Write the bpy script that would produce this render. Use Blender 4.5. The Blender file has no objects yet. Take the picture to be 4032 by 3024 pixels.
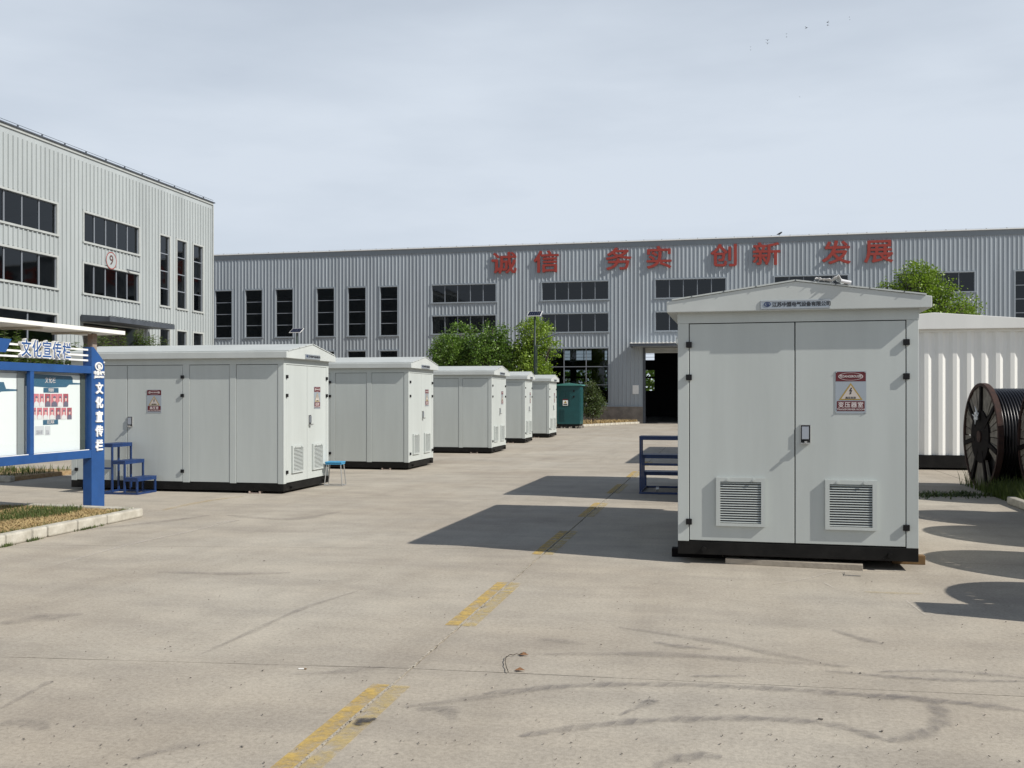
import bpy, math, random
from mathutils import Vector, Matrix
R = math.radians
random.seed(7)
scene = bpy.context.scene
C = scene.collection

# ------------------------------------------------------------------ camera, sky, sun
F_PX, U0, V0 = 3864.0, 2016.0, 1567.0        # focal length, centre column and horizon row of the photograph
CAM_H = 1.6
YAW = math.atan(829.0 / 3864.0)
cd = bpy.data.cameras.new('camera'); cam = bpy.data.objects.new('camera', cd); C.objects.link(cam)
cam.location = (0, 0, CAM_H); cam.rotation_euler = (R(90), 0, YAW)
cd.sensor_width = 36; cd.lens = 36 * F_PX / 4032; cd.shift_y = (V0 - 1512) / 4032
cd.clip_start = 0.05; cd.clip_end = 3000
scene.camera = cam

SUN = Vector((2.848, -0.739, 2.50)).normalized()
world = bpy.data.worlds.new('World'); scene.world = world; world.use_nodes = True
nt = world.node_tree; N = nt.nodes; Lk = nt.links; N.clear()
wo = N.new('ShaderNodeOutputWorld'); bg = N.new('ShaderNodeBackground'); sky = N.new('ShaderNodeTexSky')
sky.sky_type = 'NISHITA'; sky.sun_disc = False
sky.sun_elevation = math.asin(SUN.z); sky.sun_rotation = math.atan2(SUN.x, SUN.y)
sky.air_density = 1.0; sky.dust_density = 0.9; sky.ozone_density = 2.0; sky.altitude = 20
tc = N.new('ShaderNodeTexCoord'); mp = N.new('ShaderNodeMapping'); mp.inputs['Scale'].default_value = (1.2, 1.2, 5.0)
mp.inputs['Rotation'].default_value = (0.25, 0.12, 0.5)
nz = N.new('ShaderNodeTexNoise'); nz.inputs['Scale'].default_value = 2.1; nz.inputs['Detail'].default_value = 7; nz.inputs['Roughness'].default_value = 0.5
rp = N.new('ShaderNodeValToRGB'); rp.color_ramp.elements[0].position = 0.30; rp.color_ramp.elements[0].color = (.68, .68, .68, 1)
rp.color_ramp.elements[1].position = 0.72; rp.color_ramp.elements[1].color = (.95, .95, .95, 1)
mx = N.new('ShaderNodeMix'); mx.data_type = 'RGBA'
sx_ = N.new('ShaderNodeSeparateXYZ'); veil = N.new('ShaderNodeMapRange'); veil.interpolation_type = 'SMOOTHSTEP'   # haze veil, thinning upwards
veil.inputs['From Min'].default_value = 0.16; veil.inputs['From Max'].default_value = 0.80; veil.inputs['To Min'].default_value = 1.24; veil.inputs['To Max'].default_value = 0.05
vm = N.new('ShaderNodeMath'); vm.operation = 'MULTIPLY'; vm.use_clamp = True
Lk.new(tc.outputs['Generated'], mp.inputs[0]); Lk.new(mp.outputs[0], nz.inputs['Vector'])
Lk.new(nz.outputs['Fac'], rp.inputs[0]); Lk.new(tc.outputs['Generated'], sx_.inputs[0]); Lk.new(sx_.outputs[2], veil.inputs[0]); Lk.new(rp.outputs[0], vm.inputs[0]); Lk.new(veil.outputs[0], vm.inputs[1]); Lk.new(vm.outputs[0], mx.inputs[0])
Lk.new(sky.outputs[0], mx.inputs['A']); mx.inputs['B'].default_value = (9.6, 10.6, 11.9, 1)
Lk.new(mx.outputs['Result'], bg.inputs[0]); bg.inputs[1].default_value = 0.07
Lk.new(bg.outputs[0], wo.inputs[0])

sl = bpy.data.lights.new('sun', 'SUN'); so = bpy.data.objects.new('sun', sl); C.objects.link(so)
sl.energy = 4.9; sl.angle = R(0.5); sl.color = (1.0, 0.955, 0.88)
so.rotation_euler = SUN.to_track_quat('Z', 'Y').to_euler(); so.location = (20, -10, 30)
vs = scene.view_settings; vs.view_transform = 'Standard'; vs.look = 'None'; vs.gamma = 1; vs.exposure = 0; vs.use_curve_mapping = False

# ------------------------------------------------------------------ measuring helpers (photo pixel -> point on a real plane)
cY, sY = math.cos(YAW), math.sin(YAW)
def ray(u, v):
    a = (u - U0) / F_PX
    return Vector((a * cY - sY, a * sY + cY, -(v - V0) / F_PX))
def on_y(u, v, Y):
    d = ray(u, v); t = Y / d.y; return d.x * t, CAM_H + d.z * t
def on_x(u, v, X):
    d = ray(u, v); t = X / d.x; return d.y * t, CAM_H + d.z * t
def on_ground(u, v, z=0.0):
    d = ray(u, v); t = (z - CAM_H) / d.z; return d.x * t, d.y * t

# ------------------------------------------------------------------ materials
MATS = {}
def mat(name, col, rough=0.6, metal=0.0, var=0.0, vscale=3.0, bump=0.0, bscale=40.0, spec=None, streak=False, col2=None, island=0.0, trans=0.0):
    if name in MATS: return MATS[name]
    m = bpy.data.materials.new(name); m.use_nodes = True
    n = m.node_tree.nodes; l = m.node_tree.links; b = n['Principled BSDF']
    b.inputs['Roughness'].default_value = rough; b.inputs['Metallic'].default_value = metal
    if spec is not None: b.inputs['Specular IOR Level'].default_value = spec
    b.inputs['Base Color'].default_value = (*col, 1)
    tcn = n.new('ShaderNodeTexCoord'); src = tcn.outputs['Object']
    if streak:
        mpn = n.new('ShaderNodeMapping'); mpn.inputs['Scale'].default_value = (1, 1, .12); l.new(src, mpn.inputs[0]); vec = mpn.outputs[0]
    else: vec = src
    if var > 0 or col2:
        z = n.new('ShaderNodeTexNoise'); z.inputs['Scale'].default_value = vscale; z.inputs['Detail'].default_value = 8; z.inputs['Roughness'].default_value = .62
        l.new(vec, z.inputs['Vector'])
        r = n.new('ShaderNodeValToRGB'); e = r.color_ramp.elements
        e[0].position = .32; e[1].position = .68
        c2 = col2 if col2 else tuple(min(1, c * (1 + var)) for c in col)
        c1 = col if col2 else tuple(c * (1 - var) for c in col)
        e[0].color = (*c1, 1); e[1].color = (*c2, 1)
        l.new(z.outputs['Fac'], r.inputs[0]); out = r.outputs[0]
        if island > 0:
            g = n.new('ShaderNodeNewGeometry'); hs = n.new('ShaderNodeHueSaturation')
            mr = n.new('ShaderNodeMapRange'); mr.inputs['To Min'].default_value = 1 - island; mr.inputs['To Max'].default_value = 1 + island
            l.new(g.outputs['Random Per Island'], mr.inputs[0]); l.new(mr.outputs[0], hs.inputs['Value']); l.new(out, hs.inputs['Color']); out = hs.outputs[0]
        l.new(out, b.inputs['Base Color'])
    if bump > 0:
        z2 = n.new('ShaderNodeTexNoise'); z2.inputs['Scale'].default_value = bscale; z2.inputs['Detail'].default_value = 4
        l.new(src, z2.inputs['Vector']); bn = n.new('ShaderNodeBump'); bn.inputs['Strength'].default_value = bump; bn.inputs['Distance'].default_value = .01
        l.new(z2.outputs['Fac'], bn.inputs['Height']); l.new(bn.outputs[0], b.inputs['Normal'])
    if trans > 0:
        o = n['Material Output']; t = n.new('ShaderNodeBsdfTranslucent'); ms = n.new('ShaderNodeMixShader'); ms.inputs[0].default_value = trans
        cl = tuple(min(1, c * 1.6) for c in col); t.inputs[0].default_value = (cl[0] * 1.25, cl[1] * 1.25, cl[2] * .5, 1)
        l.new(b.outputs[0], ms.inputs[1]); l.new(t.outputs[0], ms.inputs[2]); l.new(ms.outputs[0], o.inputs[0])
    MATS[name] = m
    return m

def concrete_mat():
    m = bpy.data.materials.new('yard_concrete'); m.use_nodes = True
    n = m.node_tree.nodes; l = m.node_tree.links; b = n['Principled BSDF']; b.inputs['Roughness'].default_value = .88
    t = n.new('ShaderNodeTexCoord')
    def noise(scale, det=8, ro=.6, stretch=None, rot=0):
        z = n.new('ShaderNodeTexNoise'); z.inputs['Scale'].default_value = scale; z.inputs['Detail'].default_value = det; z.inputs['Roughness'].default_value = ro
        if stretch:
            p = n.new('ShaderNodeMapping'); p.inputs['Scale'].default_value = stretch; p.inputs['Rotation'].default_value = (0, 0, rot)
            l.new(t.outputs['Object'], p.inputs[0]); l.new(p.outputs[0], z.inputs['Vector'])
        else: l.new(t.outputs['Object'], z.inputs['Vector'])
        return z.outputs['Fac']
    def ramp(src, p0, c0, p1, c1):
        r = n.new('ShaderNodeValToRGB'); e = r.color_ramp.elements; e[0].position = p0; e[0].color = (*c0, 1); e[1].position = p1; e[1].color = (*c1, 1)
        l.new(src, r.inputs[0]); return r.outputs[0]
    def mul(a, bb, fac=1.0):
        k = n.new('ShaderNodeMix'); k.data_type = 'RGBA'; k.blend_type = 'MULTIPLY'; k.inputs[0].default_value = fac
        l.new(a, k.inputs['A']); l.new(bb, k.inputs['B']); return k.outputs['Result']
    base = ramp(noise(.35, 6, .55), .32, (.395, .346, .281), .68, (.472, .433, .366))
    patch = ramp(noise(1.7, 10, .7), .30, (.84, .84, .85), .62, (1.03, 1.03, 1.03))
    streaks = ramp(noise(1.1, 9, .65, (.45, 1.7, 1), .35), .36, (.78, .78, .80), .56, (1, 1, 1))
    streak2 = ramp(noise(.9, 8, .6, (2.4, .2, 1), -.1), .30, (.86, .85, .84), .5, (1, 1, 1))
    fine = ramp(noise(38, 6, .8), .30, (.66, .65, .63), .58, (1.08, 1.08, 1.07))
    grain = ramp(noise(150, 3, .8), .30, (.76, .76, .75), .62, (1.10, 1.10, 1.10))
    spots = ramp(noise(6.5, 6, .75), .29, (.62, .61, .60), .38, (1, 1, 1))
    v = n.new('ShaderNodeTexVoronoi'); v.inputs['Scale'].default_value = 9.0; v.inputs['Randomness'].default_value = 1; l.new(t.outputs['Object'], v.inputs['Vector'])
    pits = ramp(v.outputs['Distance'], .035, (.45, .43, .40), .075, (1, 1, 1))
    gap = ramp(noise(2.3, 3, .5), .50, (1, 1, 1), .56, (0, 0, 0))
    mixp = n.new('ShaderNodeMix'); mixp.data_type = 'RGBA'; mixp.blend_type = 'LIGHTEN'; mixp.inputs[0].default_value = 1
    l.new(pits, mixp.inputs['A']); l.new(gap, mixp.inputs['B'])
    c = mul(base, patch, 1.0); c = mul(c, streaks, .6); c = mul(c, streak2, .7); c = mul(c, fine, .85); c = mul(c, grain, .7); c = mul(c, spots, .6); c = mul(c, mixp.outputs['Result'], .7)
    l.new(c, b.inputs['Base Color'])
    bn = n.new('ShaderNodeBump'); bn.inputs['Strength'].default_value = .35; bn.inputs['Distance'].default_value = .006
    l.new(noise(60, 6, .7), bn.inputs['Height']); l.new(bn.outputs[0], b.inputs['Normal'])
    return m
M_YARD = concrete_mat()

def worn_mat(name, col, cov=.5, scale=9.0, soft=.08, teeth=False, maxa=1.0, edge=False):
    """a coat worn through to the concrete: transparent where the noise has eaten it"""
    m = bpy.data.materials.new(name); m.use_nodes = True
    n = m.node_tree.nodes; l = m.node_tree.links; b = n['Principled BSDF']; b.inputs['Base Color'].default_value = (*col, 1); b.inputs['Roughness'].default_value = .85
    o = n['Material Output']; tr = n.new('ShaderNodeBsdfTransparent'); ms = n.new('ShaderNodeMixShader')
    t = n.new('ShaderNodeTexCoord'); z = n.new('ShaderNodeTexNoise'); z.inputs['Scale'].default_value = scale; z.inputs['Detail'].default_value = 9; z.inputs['Roughness'].default_value = .72
    l.new(t.outputs['Object'], z.inputs['Vector'])
    mr = n.new('ShaderNodeMapRange'); mr.inputs['From Min'].default_value = cov - soft; mr.inputs['From Max'].default_value = cov + soft; mr.inputs['To Max'].default_value = maxa
    l.new(z.outputs['Fac'], mr.inputs[0]); fac = mr.outputs[0]
    def math_(op, a, bb=None, clamp=False):
        k = n.new('ShaderNodeMath'); k.operation = op; k.use_clamp = clamp
        for i, x in enumerate((a, bb)):
            if x is None: continue
            if isinstance(x, (int, float)): k.inputs[i].default_value = x
            else: l.new(x, k.inputs[i])
        return k.outputs[0]
    if teeth or edge:
        uv = n.new('ShaderNodeUVMap'); uv.uv_map = 'UVMap'; sp = n.new('ShaderNodeSeparateXYZ'); l.new(uv.outputs[0], sp.inputs[0])
        ax = math_('ABSOLUTE', math_('SUBTRACT', sp.outputs[1], .5))
        soft_e = math_('SUBTRACT', 1.0, math_('MULTIPLY', ax, 2.0), True)
        soft_e = math_('MULTIPLY', soft_e, 1.6, False); soft_e = math_('MINIMUM', soft_e, 1.0)
        fac = math_('MULTIPLY', fac, soft_e)
        if teeth:
            saw = math_('FRACT', math_('ADD', math_('MULTIPLY', sp.outputs[0], 9.0), math_('MULTIPLY', sp.outputs[1], .9)))
            fac = math_('MULTIPLY', fac, math_('ADD', math_('MULTIPLY', saw, .55), .40))
    l.new(fac, ms.inputs[0]); l.new(tr.outputs[0], ms.inputs[1]); l.new(b.outputs[0], ms.inputs[2]); l.new(ms.outputs[0], o.inputs[0])
    return m

def glass_mat(name, tint, refl=1.5):
    m = bpy.data.materials.new(name); m.use_nodes = True
    n = m.node_tree.nodes; l = m.node_tree.links; n.remove(n['Principled BSDF']); o = n['Material Output']
    tr = n.new('ShaderNodeBsdfTransparent'); tr.inputs[0].default_value = (*tint, 1)
    gl = n.new('ShaderNodeBsdfGlossy'); gl.inputs['Roughness'].default_value = .03; gl.inputs[0].default_value = (.9, .95, 1, 1)
    lw = n.new('ShaderNodeLayerWeight'); lw.inputs[0].default_value = .5; ms = n.new('ShaderNodeMixShader')
    pw = n.new('ShaderNodeMath'); pw.operation = 'POWER'; pw.inputs[1].default_value = 4.0; ma = n.new('ShaderNodeMath'); ma.operation = 'MULTIPLY_ADD'; ma.inputs[1].default_value = .9; ma.inputs[2].default_value = .025 * refl
    l.new(lw.outputs['Facing'], pw.inputs[0]); l.new(pw.outputs[0], ma.inputs[0]); fr = ma
    l.new(fr.outputs[0], ms.inputs[0]); l.new(tr.outputs[0], ms.inputs[1]); l.new(gl.outputs[0], ms.inputs[2]); l.new(ms.outputs[0], o.inputs[0])
    return m

GREY = mat('kiosk_paint', (.465, .497, .482), .42, var=.07, vscale=2.2, bump=.05, bscale=300, streak=True)
ROOFW = mat('roof_paint', (.49, .515, .50), .45, var=.06, vscale=1.8, bump=.04, bscale=120)
BLACK = mat('black_base_steel', (.008, .0075, .007), .6, var=.5, vscale=6, spec=.2)
HINGE = mat('hinge_plastic', (.007, .007, .008), .5, spec=.25)
CHROME = mat('handle_metal', (.42, .45, .50), .3, metal=.8)
DARKGAP = mat('dark_gap', (.01, .01, .01), .9)
WHITE = mat('white_paint', (.78, .78, .76), .45, var=.05, vscale=3)
CONT = mat('cabin_white', (.74, .74, .71), .42, var=.05, vscale=1.5, streak=True)
RED = mat('sign_red', (.105, .008, .013), .5)
SILV = mat('sign_plate', (.34, .38, .42), .35, metal=.25)
YEL = mat('sign_yellow', (.36, .24, .05), .5)
PALE = mat('sign_pale', (.52, .47, .43), .5)
INK = mat('ink_black', (.012, .012, .016), .5)
NAVY = mat('ink_navy', (.012, .03, .11), .5)
WTXT = mat('sign_white', (.60, .54, .53), .5)
CLAD = mat('cladding_steel', (.305, .34, .372), .5, metal=.0, var=.11, vscale=1.1, streak=True)
CLAD9 = mat('cladding_pale', (.365, .395, .400), .33, var=.10, vscale=1.1, streak=True)
TRIM = mat('window_trim', (.28, .315, .35), .5, var=.06)
TRIM9 = mat('window_trim_pale', (.40, .42, .41), .5, var=.08)
ALU = mat('mullion', (.20, .22, .25), .5)
DKST = mat('dark_steel', (.06, .07, .085), .55, var=.2)
INT = mat('interior_dark', (.05, .05, .05), .9)
PLINTH = mat('plinth_concrete', (.20, .18, .16), .9, var=.25, vscale=2.5, bump=.3, bscale=30)
LETR = mat('letter_red', (.29, .034, .022), .5, var=.1)
GLASS = glass_mat('window_glass', (.24, .28, .30), 1.7)
GLASSB = glass_mat('board_glass', (.95, .97, .97), 1.0)
BLUE = mat('board_blue', (.013, .068, .225), .45, var=.12, vscale=4)
BLUEL = mat('steel_blue', (.010, .034, .12), .45, var=.25, vscale=9)
STOOL = mat('stool_blue', (.05, .28, .50), .5)
WOOD = mat('grey_timber', (.30, .26, .21), .85, col2=(.42, .37, .30), vscale=8, bump=.3)
OCHRE = mat('ochre_timber', (.17, .10, .04), .8, var=.2, vscale=12)
KERB = mat('kerb_stone', (.34, .315, .26), .9, col2=(.50, .475, .41), vscale=7, bump=.5, bscale=35)
SOIL = mat('soil_dry', (.24, .15, .08), .95, col2=(.38, .28, .15), vscale=14, bump=.6, bscale=40)
STRAW = mat('straw_blades', (.44, .34, .17), .9, col2=(.33, .23, .10), vscale=5, island=.35)
GRASS = mat('green_blades', (.055, .085, .022), .8, col2=(.11, .14, .04), vscale=3, island=.4, trans=.25)
LEAF_A = mat('leaf_mid', (.055, .115, .018), .42, col2=(.15, .24, .04), vscale=1.6, island=.6, trans=.28)
LEAF_B = mat('leaf_yellow', (.11, .185, .018), .42, col2=(.24, .33, .05), vscale=1.1, island=.45, trans=.3)
LEAF_C = mat('leaf_dark', (.045, .07, .02), .45, col2=(.085, .12, .035), vscale=2, island=.5, trans=.2)
LEAF_D = mat('leaf_shoot', (.07, .115, .03), .5, col2=(.13, .18, .05), vscale=2, island=.45, trans=.25)
BARK = mat('bark', (.07, .055, .04), .9, var=.3, vscale=10)
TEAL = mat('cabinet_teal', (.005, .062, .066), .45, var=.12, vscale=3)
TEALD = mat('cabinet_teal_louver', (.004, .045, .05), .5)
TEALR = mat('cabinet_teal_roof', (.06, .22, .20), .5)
RUST = mat('rusty_steel', (.055, .024, .017), .9, col2=(.025, .014, .012), vscale=9, bump=.3)
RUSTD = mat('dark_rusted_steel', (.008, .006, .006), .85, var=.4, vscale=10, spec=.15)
PLANK = mat('reel_plank', (.12, .105, .09), .9, col2=(.26, .235, .20), vscale=7, bump=.4, bscale=60)
CABLE = mat('cable_black', (.010, .010, .012), .32, spec=.4)
SOLAR = mat('solar_cell', (.012, .014, .03), .25)
POLE = mat('pole_green', (.02, .035, .03), .5)
FILM = mat('plastic_film', (.72, .73, .74), .35)
PAPER = mat('poster_white', (.74, .77, .76), .35)
PBLUE = mat('poster_blue', (.035, .11, .18), .5)
PRED = mat('poster_red', (.55, .17, .20), .6)
PREDD = mat('poster_red_deep', (.36, .08, .10), .6)
SKIN = mat('poster_skin', (.66, .46, .42), .6)
CLOTHW = mat('poster_shirt', (.66, .66, .66), .6)
CLOTHD = mat('poster_jacket', (.14, .13, .18), .6)
ZINC = mat('zinc', (.45, .45, .44), .4, metal=.6)

# ------------------------------------------------------------------ mesh helpers
class MB:
    def __init__(s): s.v = []; s.f = []; s.uv = None
    def add(s, vs, fs):
        k = len(s.v); s.v += [tuple(p) for p in vs]; s.f += [tuple(i + k for i in f) for f in fs]; return s
    def box(s, x0, x1, y0, y1, z0, z1, M=None):
        if x0 > x1: x0, x1 = x1, x0
        if y0 > y1: y0, y1 = y1, y0
        p = [Vector(q) for q in ((x0, y0, z0), (x1, y0, z0), (x1, y1, z0), (x0, y1, z0), (x0, y0, z1), (x1, y0, z1), (x1, y1, z1), (x0, y1, z1))]
        if M is not None: p = [M @ q for q in p]
        return s.add(p, [(0, 3, 2, 1), (4, 5, 6, 7), (0, 1, 5, 4), (1, 2, 6, 5), (2, 3, 7, 6), (3, 0, 4, 7)])
    def prism(s, poly, axis, a0, a1):
        """poly: 2D outline (counter-clockwise) extruded along 'x','y' or 'z'"""
        def P(p, a):
            return {'x': (a, p[0], p[1]), 'y': (p[0], a, p[1]), 'z': (p[0], p[1], a)}[axis]
        n = len(poly); vs = [P(p, a0) for p in poly] + [P(p, a1) for p in poly]
        fs = [tuple(range(n))[::-1], tuple(range(n, 2 * n))] + [(i, (i + 1) % n, n + (i + 1) % n, n + i) for i in range(n)]
        return s.add(vs, fs)
    def tube(s, pts, rad, n=8, cap=True):
        pts = [Vector(p) for p in pts]
        if not isinstance(rad, (list, tuple)): rad = [rad] * len(pts)
        k = len(s.v)
        for i, p in enumerate(pts):
            d = (pts[min(i + 1, len(pts) - 1)] - pts[max(i - 1, 0)]).normalized()
            a = Vector((0, 0, 1)) if abs(d.z) < .9 else Vector((1, 0, 0))
            e1 = d.cross(a).normalized(); e2 = d.cross(e1)
            for j in range(n):
                t = 2 * math.pi * j / n; s.v.append(tuple(p + rad[i] * (math.cos(t) * e1 + math.sin(t) * e2)))
        for i in range(len(pts) - 1):
            for j in range(n):
                s.f.append((k + i * n + j, k + (i + 1) * n + j, k + (i + 1) * n + (j + 1) % n, k + i * n + (j + 1) % n))
        if cap:
            s.f.append(tuple(k + j for j in range(n))); s.f.append(tuple(k + (len(pts) - 1) * n + j for j in range(n))[::-1])
        return s
    def bar(s, p, q, w, h=None):
        """square bar from p to q"""
        h = h or w; p = Vector(p); q = Vector(q); d = (q - p); L = d.length
        M = Matrix.Translation(p) @ d.to_track_quat('Y', 'Z').to_matrix().to_4x4()
        return s.box(-w / 2, w / 2, 0, L, -h / 2, h / 2, M)
    def build(s, name, m, parent=None, bevel=0.0, smooth=False, recalc=False, stuff=False, loc=None):
        me = bpy.data.meshes.new(name); me.from_pydata(s.v, [], s.f)
        if recalc:
            import bmesh
            b = bmesh.new(); b.from_mesh(me); bmesh.ops.recalc_face_normals(b, faces=b.faces); b.to_mesh(me); b.free()
        if s.uv is not None:
            ul = me.uv_layers.new(name='UVMap')
            for lp in me.loops: ul.data[lp.index].uv = s.uv[lp.vertex_index]
        me.materials.append(m); me.update()
        if smooth:
            for p in me.polygons: p.use_smooth = True
        o = bpy.data.objects.new(name, me); C.objects.link(o)
        if parent is not None: o.parent = parent
        if loc is not None: o.location = loc
        if bevel > 0:
            md = o.modifiers.new('bevel', 'BEVEL'); md.width = bevel; md.segments = 2; md.limit_method = 'ANGLE'; md.angle_limit = R(40)
        if stuff: o['kind'] = 'stuff'
        return o

def thing(name, label, cat, loc=(0, 0, 0), rz=0.0, group=None):
    o = bpy.data.objects.new(name, None); C.objects.link(o); o.location = loc; o.rotation_euler = (0, 0, rz); o.empty_display_size = .2
    o['label'] = label; o['category'] = cat
    if group: o['group'] = group
    return o
def tag(o, label=None, cat=None, group=None, kind=None):
    if label: o['label'] = label
    if cat: o['category'] = cat
    if group: o['group'] = group
    if kind: o['kind'] = kind
    return o
def kids(o): return [c for c in bpy.data.objects if c.parent == o]
def copy_thing(src, loc, rz, label, scale=None):
    r = src.copy(); C.objects.link(r); r.location = loc; r.rotation_euler = (0, 0, rz); r['label'] = label
    if scale: r.scale = scale
    for c in kids(src):
        k = c.copy(); C.objects.link(k); k.parent = r
        for g in kids(c):
            q = g.copy(); C.objects.link(q); q.parent = k
    return r

_tc = {}
def text(body, size, name, m, parent, loc, face='-y', extrude=0.0008, offset=0.0, sx=1.0, align='CENTER', shear=0.0, spacing=1.0):
    """flat or raised lettering standing upright, reading from the -y or the +x side"""
    key = (body, size, extrude, offset, sx, face, align, shear, spacing, m.name)
    if key not in _tc:
        c = bpy.data.curves.new('lettering', 'FONT'); c.body = body; c.size = size; c.extrude = extrude
        c.align_x = align; c.align_y = 'CENTER'; c.shear = shear; c.space_character = spacing; c.resolution_u = 3
        o = bpy.data.objects.new('lettering', c); C.objects.link(o); bpy.context.view_layer.update()
        me = bpy.data.meshes.new_from_object(o.evaluated_get(bpy.context.evaluated_depsgraph_get()))
        bpy.data.objects.remove(o)
        if offset > 0:      # a heavier cut of the face: the same outline laid over itself a hair apart
            base = [v.co.copy() for v in me.vertices]; polys = [tuple(p.vertices) for p in me.polygons]; nv = len(base)
            vs2, fs2 = [], []
            for q in range(9):
                a = q * math.pi / 4; r_ = 0 if q == 8 else offset; st = (q + 1) * extrude * .012
                vs2 += [(c_.x + r_ * math.cos(a), c_.y + r_ * math.sin(a), c_.z * (1 + st / max(extrude, 1e-6))) for c_ in base]; fs2 += [tuple(i + q * nv for i in f) for f in polys]
            me = bpy.data.meshes.new(name); me.from_pydata(vs2, [], fs2)
        for v in me.vertices:
            x, y, z = v.co.x * sx, v.co.y, v.co.z
            v.co = (x, -z, y) if face == '-y' else (z, x, y)
        me.materials.clear(); me.materials.append(m); me.name = name; _tc[key] = me
    o = bpy.data.objects.new(name, _tc[key]); C.objects.link(o); o.location = loc
    if parent is not None: o.parent = parent
    return o

# ------------------------------------------------------------------ ground and yard slabs
g = MB().add([(-900, -300, -.03), (900, -300, -.03), (900, 1500, -.03), (-900, 1500, -.03)], [(0, 1, 2, 3)])
ground = g.build('ground', mat('ground_earth', (.20, .18, .15), .95, var=.2, vscale=.6))
tag(ground, kind='structure')
yard = bpy.data.objects.new('yard_paving', None); C.objects.link(yard); yard['kind'] = 'structure'
def jointY(k, x):
    """y of the k-th cross joint at x (the joints run a little out of square)"""
    if k == 0: return -9
    if k == 1: return 5.55 + (x + 1.8) * (.11 if x < -1.8 else .05)
    y = 10.22 + (k - 2) * 4.85
    if x < -1.8: y += (x + 1.8) * (.16 if k == 2 else .03)
    return y
XB = [-60, -30, -19, -7.9, -1.8, 4.6, 13, 24, 60]
for i in range(len(XB) - 1):
    for k in range(0, 13):
        x0, x1 = XB[i] + .007, XB[i + 1] - .007
        y = [jointY(k, max(x0, -8)), jointY(k, max(x1, -8)), jointY(k + 1, max(x1, -8)), jointY(k + 1, max(x0, -8))] if k < 12 else [jointY(12, -8), jointY(12, -8), 140, 140]
        gp = .005
        # wavy edges so the joint looks cut and crumbled
        a, b_ = [], []
        near = (3 <= i <= 5 and k < 4)
        nseg = 24 if near else 1
        for s in range(nseg + 1):
            t = s / nseg; j = (random.uniform(-.004, .004) if near and 0 < s < nseg else 0)
            a.append((x0 + (x1 - x0) * t, y[0] + (y[1] - y[0]) * t + gp + j, 0))
            b_.append((x0 + (x1 - x0) * t, y[3] + (y[2] - y[3]) * t - gp + j * .5, 0))
        left, right = [], []
        if near:
            ns = 50
            for s in range(1, ns):
                t = s / ns
                right.append((x1 + random.uniform(-.006, .003), y[1] + gp + (y[2] - y[1] - 2 * gp) * t, 0))
                left.append((x0 + random.uniform(-.003, .006), y[0] + gp + (y[3] - y[0] - 2 * gp) * t, 0))
        ring = a + right + b_[::-1] + left[::-1]
        n = len(ring); vs_ = ring + [(p[0], p[1], -.03) for p in ring]
        fs_ = [tuple(range(n))] + [(q, n + q, n + (q + 1) % n, (q + 1) % n) for q in range(n)]
        MB().add(vs_, fs_).build('concrete_slab', M_YARD, yard)

# pale crumbs of sealant standing along the lengthwise joint
mb = MB()
for q in range(1900):
    y = random.uniform(3.2, 24); x = -1.8 - .008 + random.gauss(0, .0035); r_ = random.uniform(.002, .0055)
    mb.box(x - r_, x + r_, y - r_ * 2, y + r_ * 2, 0.0005, random.uniform(.001, .003))
tag(mb.build('joint_sealant', mat('sealant', (.40, .365, .30), .9, var=.3, vscale=30)), 'pale crumbled sealant along the lengthwise joint of the yard', 'joint sealant', kind='stuff')

# worn yellow dashes either side of the joint
YLW = worn_mat('worn_yellow_strong', (.58, .40, .11), .46, 9, .14, maxa=.85)
YLW2 = worn_mat('worn_yellow_faded', (.58, .44, .17), .52, 8, .13, maxa=.75)
def sheet(name, pts, m, z=.004, parent=None):
    return MB().add([(p[0], p[1], z) for p in pts], [(0, 1, 2, 3)]).build(name, m, parent)
for (a, b_) in ((3.3, 5.2), (6.65, 8.3), (9.85, 11.65), (13.1, 14.9), (16.4, 18.2), (19.8, 21.5), (23.1, 24.8), (26.4, 28.1)):
    d = bpy.data.objects.new('road_marking', None); C.objects.link(d); d['kind'] = 'structure'
    sheet('paint_strip', [(-1.91, a), (-1.812, a), (-1.812, b_), (-1.91, b_)], YLW, parent=d)
    sheet('paint_strip', [(-1.79, a), (-1.69, a), (-1.69, b_), (-1.79, b_)], YLW2, parent=d)

def smooth_line(pts, n=10):
    out = []
    for i in range(len(pts) - 1):
        p0, p1, p2, p3 = (pts[max(i - 1, 0)], pts[i], pts[i + 1], pts[min(i + 2, len(pts) - 1)])
        for s in range(n):
            t = s / n
            out.append(tuple(.5 * ((2 * p1[k]) + (-p0[k] + p2[k]) * t + (2 * p0[k] - 5 * p1[k] + 4 * p2[k] - p3[k]) * t * t + (-p0[k] + 3 * p1[k] - 3 * p2[k] + p3[k]) * t ** 3) for k in (0, 1)))
    out.append(pts[-1]); return out
def ribbon(name, pts, w, m, z=.004):
    P = smooth_line(pts); mb = MB(); mb.uv = []; s = 0
    for i, p in enumerate(P):
        a = P[max(i - 1, 0)]; b_ = P[min(i + 1, len(P) - 1)]; d = Vector((b_[0] - a[0], b_[1] - a[1])).normalized(); nrm = Vector((-d.y, d.x))
        if i: s += (Vector(p) - Vector(P[i - 1])).length
        ww = w * (1 + .25 * math.sin(i * .7)) * min(1, .25 + min(i, len(P) - 1 - i) * .12)
        mb.v += [(p[0] + nrm.x * ww / 2, p[1] + nrm.y * ww / 2, z), (p[0] - nrm.x * ww / 2, p[1] - nrm.y * ww / 2, z)]; mb.uv += [(s, 0), (s, 1)]
        if i: k = 2 * i; mb.f.append((k - 2, k - 1, k + 1, k))
    o = mb.build(name, m); o['kind'] = 'structure'; return o
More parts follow.
